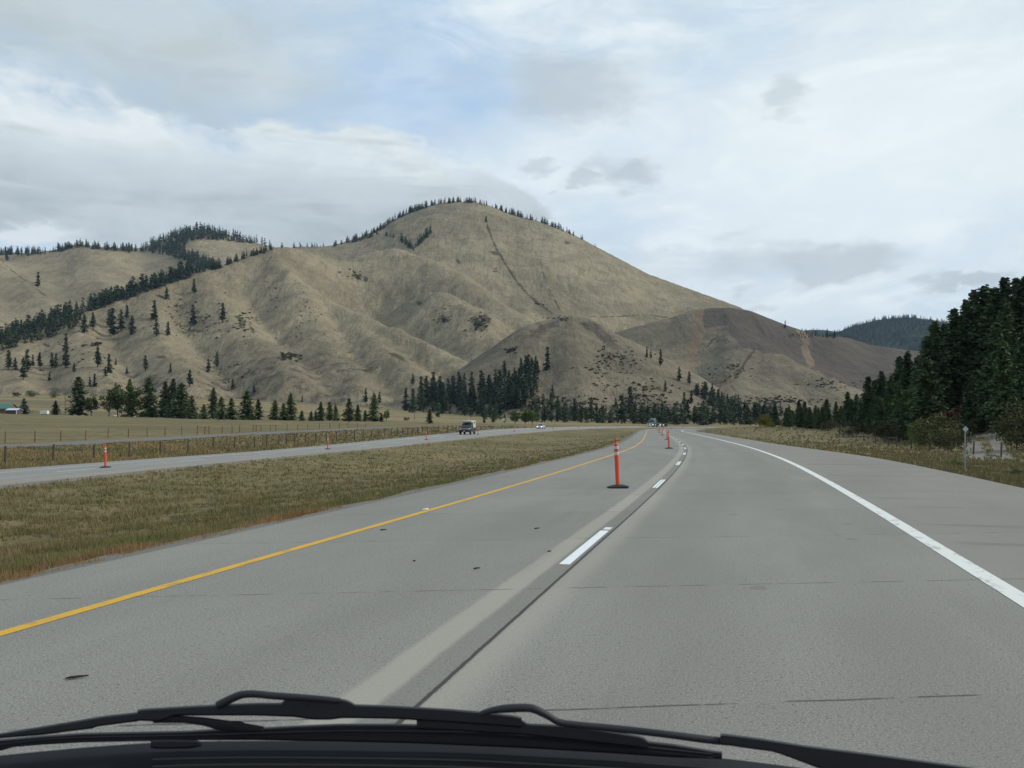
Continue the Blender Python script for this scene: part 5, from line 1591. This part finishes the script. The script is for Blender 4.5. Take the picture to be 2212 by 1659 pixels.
fence(CR, 27.0, [2330, 2162.6, 2102.5, 2055, 2007, 1968, 1936, 1920, 1891, 1866, 1842, 1813, 1788, 1760, 1740, 1722], [(1936, 1920)], 1.3, M['post_dark'], 'grey post and wire fence below the wood on the right', .075)
st = OR_.ray(478, -90); 
for u in (472.5, 484.5):
    y = 300; x = (u - U0) / F * y; z = gz(x, y)
    tag(MB().cyl((x, y, z - .2), (x + .03, y, z + 1.5), .11, .10, 8).build('gate_post', M['post_dark']), 'left of two thick gate posts standing out in the field' if u < 480 else 'right of two thick gate posts standing out in the field', 'post', 'gate posts in the field')

# ------------------------------------------------------------------ litter on the road
for (u, v, wpx, nm, lab) in ((165, 1467, 42, 'bark_strip', 'curled dark bark strip on the lane near the yellow line'), (1030, 1230, 15, 'bark_strip', 'short dark bark strip near the first white dash'), (1160, 1143, 12, 'bark_strip', 'small dark bark chip left of the white dash'),
                             (828, 1146, 14, 'bark_strip', 'thin dark bark chip beside the yellow line'), (895, 1214, 6, 'bark_chip', 'tiny dark bark chip in the middle of the left lane'), (1187, 1193, 9, 'bark_chip', 'dark chip lying on a pavement joint by the dash')):
    y = F * CZ / (v - V0); x = (u - U0) / F * y; L = wpx * y / F * 1.05
    b = MB()
    b.tube([(-L / 2, 0, .006), (-L * .2, -.012 * L * 6, .012), (L * .15, .01, .012), (L / 2, .05 * L * 4, .010)], [(.3 * L * .2, .004), (.1 * L, .009), (.09 * L, .008), (.03 * L, .004)], 6)
    o = b.build(nm, M['debris'], None, False, (x, y, .003)); o.rotation_euler = (0, 0, .15)
    tag(o, lab, 'debris', 'bark scraps on the road')
y = F * CZ / (1101.5 - V0); x = (919 - U0) / F * y
o = MB().loft([[(-.06, -.05, .002), (.06, -.03, .002), (.05, .05, .002), (-.05, .04, .004)], [(-.06, -.05, .006), (.06, -.03, .012), (.05, .05, .03), (-.05, .04, .01)]]).build('paper_scrap', M['paper'], None, False, (x, y, .004))
tag(o, 'pale scrap of paper beside the yellow edge line', 'litter')

# ------------------------------------------------------------------ our own car: cowl and wipers under the windscreen
car = empty('car', (0, .95, 0)); tag(car, 'car the view is taken from, showing black wipers above its cowl', 'car')
off = Vector((0, -.95, 0))


def W(u, v, y): return Vector(P(u, v, y)) + off


PX = 1.0 / F


def wtube(pts, name, parent, mat='black_plastic', n=10, flat=1.0):
    """pts: (u, v, y, thickness in picture units)"""
    q = catmull([(a, b, c, d) for a, b, c, d in pts], 14.0)
    return MB().tube([W(a, b, c) for a, b, c, d in q], [(d * c * PX * .5 * flat, d * c * PX * .5) for a, b, c, d in q], n).build(name, M[mat], parent, True)


def wbar(top, bot, y, depth, name, parent, mat='black_plastic'):
    """a bar with traced top and bottom edges, depth deep, bevelled"""
    us = np.arange(top[0][0], top[-1][0] + .1, 10.0)
    tv = np.interp(us, *np.array(top, float).T); bv_ = np.interp(us, *np.array(bot, float).T)
    loops = []
    for u, t_, b_ in zip(us, tv, bv_):
        c = min(.25 * (b_ - t_), 4)
        loops.append([W(u, t_, y + depth * .75), W(u, t_ + c * .15, y + depth * .15), W(u, t_ + c, y), W(u, b_ - c, y), W(u, b_, y + depth * .2), W(u, b_, y + depth * .8), W(u, b_ - c, y + depth), W(u, t_ + c, y + depth)])
    return MB().loft(loops).build(name, M[mat], parent, True)


YW = 1.02
# wiper one: arm hook, clip and bridge above
arm1 = wtube([(470, 1524, YW, 18), (492, 1513, YW, 18), (520, 1501, YW, 17), (548, 1499, YW, 16), (580, 1502, YW, 16), (605, 1504, YW, 16), (660, 1507, YW, 14), (705, 1511, YW, 14), (735, 1514, YW, 12)], 'windshield_wiper', car)
wbar([(297, 1533), (304, 1531), (420, 1524), (553, 1518), (610, 1518), (618, 1508), (640, 1506), (700, 1509), (735, 1509), (752, 1512), (767, 1521), (850, 1524), (970, 1531), (1040, 1537), (1110, 1545), (1130, 1550)],
     [(297, 1557), (345, 1559), (380, 1546), (553, 1546), (635, 1549), (680, 1555), (715, 1555), (740, 1551), (850, 1553), (960, 1560), (1130, 1572)], YW, .022, 'bridge', arm1)
MB().cyl(W(662, 1518.5, YW - .003), W(662, 1518.5, YW + .01), .0028, .0028, 12).build('pivot_pin', M['cowl'], arm1, True)
wbar([(-60, 1594), (0, 1584), (150, 1559), (225, 1546), (300, 1538)], [(-60, 1610), (0, 1595), (90, 1588), (150, 1580), (200, 1574), (206, 1570), (300, 1558)], YW + .004, .016, 'frame_end', arm1)
wbar([(330, 1550), (360, 1544), (440, 1549), (500, 1557), (518, 1556), (530, 1562), (570, 1569)], [(330, 1562), (400, 1562), (440, 1568), (470, 1577), (530, 1582), (570, 1582)], YW + .004, .012, 'yoke', arm1)
# wiper two: long blade, right hook, rod and arm
wp2 = wtube([(1036, 1543, YW - .02, 12), (1060, 1535, YW - .02, 14), (1090, 1531, YW - .02, 18), (1120, 1529, YW - .02, 18), (1148, 1530, YW - .02, 18), (1170, 1539, YW - .02, 17), (1190, 1550, YW - .02, 15), (1210, 1561, YW - .02, 15), (1260, 1567, YW - .02, 15), (1332, 1574, YW - .02, 16), (1430, 1585, YW - .03, 16), (1523, 1597, YW - .03, 17), (1570, 1602, YW - .03, 17)], 'windshield_wiper', car)
wbar([(1556, 1585), (1562, 1584), (1640, 1594), (1741, 1610), (1860, 1625), (1980, 1641), (2090, 1656), (2212, 1675), (2330, 1695)], [(1556, 1608), (1610, 1616), (1670, 1624), (1700, 1634), (1766, 1659), (1900, 1690), (2330, 1760)], YW - .045, .03, 'arm', wp2)
wbar([(-80, 1610), (0, 1597), (90, 1589), (175, 1583), (410, 1578), (470, 1574), (553, 1572), (640, 1567), (735, 1563), (850, 1563), (990, 1566), (1130, 1574), (1300, 1590), (1450, 1606), (1540, 1621), (1566, 1624)],
     [(-80, 1640), (0, 1622), (30, 1614), (90, 1609), (175, 1604), (410, 1599), (553, 1599), (735, 1602), (900, 1606), (1130, 1616), (1300, 1626), (1450, 1636), (1566, 1640)], YW + .03, .02, 'blade', wp2)
for dv in (9, 17):
    wtube([(u, v + dv, YW + .027, 3.2) for u, v in ((-60, 1606), (90, 1589), (175, 1584), (410, 1579), (553, 1575), (735, 1570), (990, 1572), (1130, 1580), (1300, 1595), (1540, 1620))], 'rubber_lip', wp2, 'rubber', 6)
wbar([(900, 1552), (1000, 1548), (1060, 1547), (1128, 1553), (1134, 1562), (1230, 1567), (1300, 1576), (1385, 1590), (1396, 1595), (1402, 1602)], [(900, 1575), (1000, 1580), (1130, 1588), (1300, 1606), (1402, 1618)], YW + .006, .018, 'bridge', wp2)
# cowl
ce = [(-700, 1690), (-300, 1662), (0, 1632), (100, 1622), (200, 1613), (330, 1604), (450, 1601), (553, 1600), (735, 1601), (1000, 1606), (1300, 1622), (1566, 1638), (1741, 1660), (2000, 1700), (2400, 1780), (2900, 1900)]
us = np.arange(-700, 2901, 25.0); cv = np.interp(us, *np.array(ce, float).T)
ker = np.hanning(7); ker /= ker.sum(); cv = np.convolve(np.pad(cv, 3, mode='edge'), ker, 'valid')
loops = []
YC = 1.09
for u, v in zip(us, cv):
    q = W(u, v, YC)
    loops.append([q + Vector((0, .35, -.34)), q + Vector((0, .12, -.10)), q + Vector((0, .03, -.018)), q, q + Vector((0, -.03, -.006)), q + Vector((0, -.12, -.035)), q + Vector((0, -.24, -.12)), q + Vector((0, -.1, -.25)), q + Vector((0, .3, -.38))])
cw = MB().loft(loops).build('cowl_panel', M['cowl'], car, True)
for k, (dv, th_) in enumerate(((22, 4), (37, 6), (52, 5))):
    wtube([(u, float(np.interp(u, us, cv)) + dv, YC - .055 - .03 * k, th_) for u in (330, 450, 600, 800, 1000, 1200, 1400, 1600)], 'vent_ridge', cw, 'black_plastic', 6)
wbar([(325, 1600), (335, 1598), (420, 1598), (435, 1602)], [(325, 1616), (345, 1618), (410, 1617), (435, 1612)], YC - .05, .02, 'blade_rest', cw, 'rubber')

# ------------------------------------------------------------------ sky, sun, air
SUN_EL, SUN_AZ = math.radians(31), math.radians(88)      # azimuth to the right of the view
w = bpy.data.worlds.new('World'); SC.world = w; w.use_nodes = True
t = w.node_tree; t.nodes.clear()


class WN(NT):
    def __init__(s, tree): s.t = tree


N = WN(t)
sky = N.n('ShaderNodeTexSky', sky_type='NISHITA'); sky.sun_disc = False; sky.sun_elevation = SUN_EL; sky.sun_rotation = SUN_AZ; sky.air_density = 1.0; sky.dust_density = 1.2; sky.ozone_density = 1.4
STR = .12
tc = N.n('ShaderNodeTexCoord').outputs['Generated']
sx = N.n('ShaderNodeSeparateXYZ'); N.l(tc, sx.inputs[0])
az0 = N.math('ARCTAN2', sx.outputs[0], sx.outputs[1]); el0 = N.math('ARCSINE', sx.outputs[2])
cb = N.n('ShaderNodeCombineXYZ'); N.l(az0, cb.inputs[0]); N.l(N.math('MULTIPLY', el0, 2.1), cb.inputs[1])
big = N.noise(cb.outputs[0], 3.2, 8, .58, .3); med = N.noise(cb.outputs[0], 8.0, 9, .6, .4); wis = N.noise(N.mapping(cb.outputs[0], (1, 1.5, 1)), 5.0, 8, .6, 1.2)
fin_ = N.noise(cb.outputs[0], 22.0, 6, .6, .3)
wx = N.math('MULTIPLY', N.math('SUBTRACT', N.noise(cb.outputs[0], 11.0, 6, .6), .5), .13)
cb2 = N.n('ShaderNodeCombineXYZ'); N.l(N.math('ADD', az0, 3.7), cb2.inputs[0]); N.l(N.math('MULTIPLY', el0, 2.1), cb2.inputs[1])
wy = N.math('MULTIPLY', N.math('SUBTRACT', N.noise(cb2.outputs[0], 12.0, 6, .6), .5), .085)
az = N.math('ADD', az0, wx); el = N.math('ADD', el0, wy)


def ang(u, v):
    X = (u - U0) / F; Z = -(v - V0) / F
    return math.atan(X), math.atan(Z / math.sqrt(1 + X * X))


def sblob(u, v, ru, rv, soft=.6, rot=0.0):
    a0, e0 = ang(u, v)
    du = N.math('SUBTRACT', az, a0); dv = N.math('SUBTRACT', el, e0)
    if rot:
        c, s_ = math.cos(rot), math.sin(rot)
        du, dv = N.math('ADD', N.math('MULTIPLY', du, c), N.math('MULTIPLY', dv, s_)), N.math('SUBTRACT', N.math('MULTIPLY', dv, c), N.math('MULTIPLY', du, s_))
    a_ = N.math('DIVIDE', du, ru / F); b_ = N.math('DIVIDE', dv, rv / F)
    d = N.math('SQRT', N.math('ADD', N.math('MULTIPLY', a_, a_), N.math('MULTIPLY', b_, b_)))
    return N.ramp(d, 1 + soft * .6, 1 - soft * .6)


def K(*c): return tuple(x / STR for x in c)


def over(col, f, c): return N.mix(f, col, K(*c))


base = N.mix(.8, sky.outputs[0], K(.40, .62, .90))
veil = N.math('ADD', N.math('MULTIPLY', N.ramp(big, .34, .62), .55), N.math('MULTIPLY', N.ramp(wis, .36, .66), .40), clamp=True)
right = N.ramp(az, -.10, .35)
low = N.ramp(el, .42, .08)
veil = N.math('ADD', N.math('MULTIPLY', veil, .85), N.math('MULTIPLY', right, .45), clamp=True)
blue = N.math('MAXIMUM', sblob(860, 200, 230, 120, 1.0), N.math('MAXIMUM', sblob(440, 240, 150, 60, 1.0), N.math('MAXIMUM', sblob(640, 265, 260, 45, 1.0), N.math('MULTIPLY', sblob(1600, 60, 330, 90, 1.3), .35))))
blue = N.math('MAXIMUM', blue, N.math('MULTIPLY', sblob(2060, 535, 170, 20, 1.0, .2), .45))
veil = N.math('MULTIPLY', veil, N.math('SUBTRACT', 1.0, N.math('MULTIPLY', blue, .50)))
veil = N.math('ADD', veil, .16, clamp=True)
col = N.mix(veil, base, N.mix(N.ramp(med, .35, .65), K(.67, .775, .835), K(.84, .925, .96)))
# broad soft greys inside the veil
col = over(col, N.math('MULTIPLY', N.math('MULTIPLY', N.ramp(wis, .56, .40), N.ramp(med, .40, .62)), .35), (.50, .60, .66))
brt = N.math('MAXIMUM', sblob(1850, 350, 420, 210, 1.2), N.math('MULTIPLY', sblob(1330, 330, 300, 120, 1.2), .7))
col = over(col, N.math('MULTIPLY', brt, .75), (.87, .945, .97))
# grey deck upper left
g1 = N.math('MAXIMUM', sblob(200, 60, 420, 150, .9, -.12), N.math('MULTIPLY', sblob(560, 40, 260, 70, 1.1), .5))
col = over(col, N.math('MULTIPLY', g1, N.math('ADD', .45, N.math('MULTIPLY', N.ramp(med, .35, .65), .4))), (.50, .575, .60))
# bright puffs on the left
pf = N.math('MAXIMUM', sblob(70, 215, 190, 55, .9, -.2), sblob(260, 270, 150, 34, .9, -.1))
col = over(col, N.math('MULTIPLY', pf, N.ramp(med, .34, .58)), (.82, .89, .92))
# the long bank over the left hills: pale crown, grey belly
bank = N.math('MAXIMUM', sblob(300, 420, 640, 118, .42, -.03), N.math('MAXIMUM', sblob(840, 395, 210, 84, .42, -.30), sblob(1080, 425, 110, 36, .8, -.4)))
bank = N.math('MAXIMUM', bank, sblob(700, 350, 190, 62, .42, -.12))
belly = N.math('ADD', N.math('MULTIPLY', N.ramp(el0, ang(600, 318)[1], ang(600, 440)[1]), .75), N.math('MULTIPLY', N.math('SUBTRACT', med, .5), 1.5), clamp=True)
shade = N.mix(belly, K(.76, .83, .86), K(.40, .465, .50))
lay = N.noise(N.mapping(cb.outputs[0], (1.6, 7.0, 1)), 2.6, 7, .6, .5)
shade = N.mix(N.math('MULTIPLY', N.ramp(lay, .46, .64), .55), shade, K(.62, .69, .72))
shade = N.mix(N.math('MULTIPLY', N.ramp(lay, .46, .32), .40), shade, K(.40, .46, .495))
shade = N.mix(N.math('MULTIPLY', N.ramp(fin_, .42, .66), .22), shade, K(.58, .65, .68))
col = N.mix(N.math('MULTIPLY', bank, .88), col, shade)
col = over(col, N.math('MULTIPLY', sblob(40, 512, 110, 18, .8, .12), .8), (.78, .84, .88))
for (u, v, ru, rv, rot, f_) in ((735, 303, 70, 13, -.15, .8), (862, 312, 62, 22, -.1, .9), (950, 338, 60, 12, -.35, .6), (1020, 352, 50, 12, -.3, .7), (130, 232, 190, 34, -.22, .75), (560, 292, 120, 10, 0, .5)):
    col = over(col, N.math('MULTIPLY', N.math('MULTIPLY', sblob(u, v, ru, rv, .55, rot), N.ramp(fin_, .34, .60)), f_ * .7), (.82, .88, .90))
# small loose grey clouds
for (u, v, ru, rv, f_, rot) in ((1235, 190, 120, 62, .55, 0), (1338, 372, 66, 34, .62, .1), (1170, 356, 34, 14, .45, 0), (1245, 400, 26, 11, .5, 0), (1712, 205, 42, 36, .45, -.4), (1815, 566, 115, 32, .62, -.06), (2072, 607, 62, 13, .68, 0), (1600, 575, 80, 40, .3, 0), (1610, 655, 50, 14, .4, 0), (1480, 560, 120, 30, .2, 0)):
    col = over(col, N.math('MULTIPLY', sblob(u, v, ru * 1.08, rv * 1.08, rot=rot, soft=.88), f_), (.45, .52, .57))
bg = N.n('ShaderNodeBackground'); N.l(col, bg.inputs[0]); bg.inputs[1].default_value = STR
wo = N.n('ShaderNodeOutputWorld'); N.l(bg.outputs[0], wo.inputs[0])

sl = bpy.data.lights.new('sun', 'SUN'); sl.energy = 3.0; sl.angle = math.radians(10); sl.color = (1, .95, .87)
so = link(bpy.data.objects.new('sun', sl))
sdv = Vector((math.sin(SUN_AZ) * math.cos(SUN_EL), math.cos(SUN_AZ) * math.cos(SUN_EL), math.sin(SUN_EL)))
so.rotation_euler = (-sdv).to_track_quat('-Z', 'Y').to_euler(); so.location = (30, 20, 60)

# air
hz = MB().box((0, 0, 390), (15200, 15200, 840))
hm = bpy.data.materials.new('haze_air'); hm.use_nodes = True; hm.node_tree.nodes.clear()
vo = hm.node_tree.nodes.new('ShaderNodeVolumePrincipled'); ho = hm.node_tree.nodes.new('ShaderNodeOutputMaterial')
vo.inputs['Color'].default_value = (.50, .70, .98, 1); vo.inputs['Density'].default_value = HAZE = 3.2e-5; vo.inputs['Anisotropy'].default_value = .2
hm.node_tree.links.new(vo.outputs[0], ho.inputs['Volume'])
ho_ = hz.build('haze', hm); tag(ho_, 'thin blue air over the valley', 'haze', None, 'stuff')

# ------------------------------------------------------------------ camera
cd = bpy.data.cameras.new('camera'); cam = link(bpy.data.objects.new('camera', cd)); SC.camera = cam
cam.location = (0, 0, CZ); cam.rotation_euler = (math.radians(90), 0, 0)
cd.sensor_width = 36; cd.lens = 36 * F / 2212; cd.shift_y = (V0 - 829.5) / 2212
cd.clip_start = .05; cd.clip_end = 30000
cd.dof.use_dof = True; cd.dof.focus_distance = 60; cd.dof.aperture_fstop = 16
vs = SC.view_settings; SC.display_settings.display_device = 'sRGB'
vs.view_transform = 'Standard'; vs.look = 'None'; vs.exposure = 0; vs.gamma = 1
SC.cycles.max_bounces = 6; SC.cycles.diffuse_bounces = 3; SC.cycles.volume_bounces = 0; SC.cycles.transparent_max_bounces = 8
SC.cycles.use_denoising = True
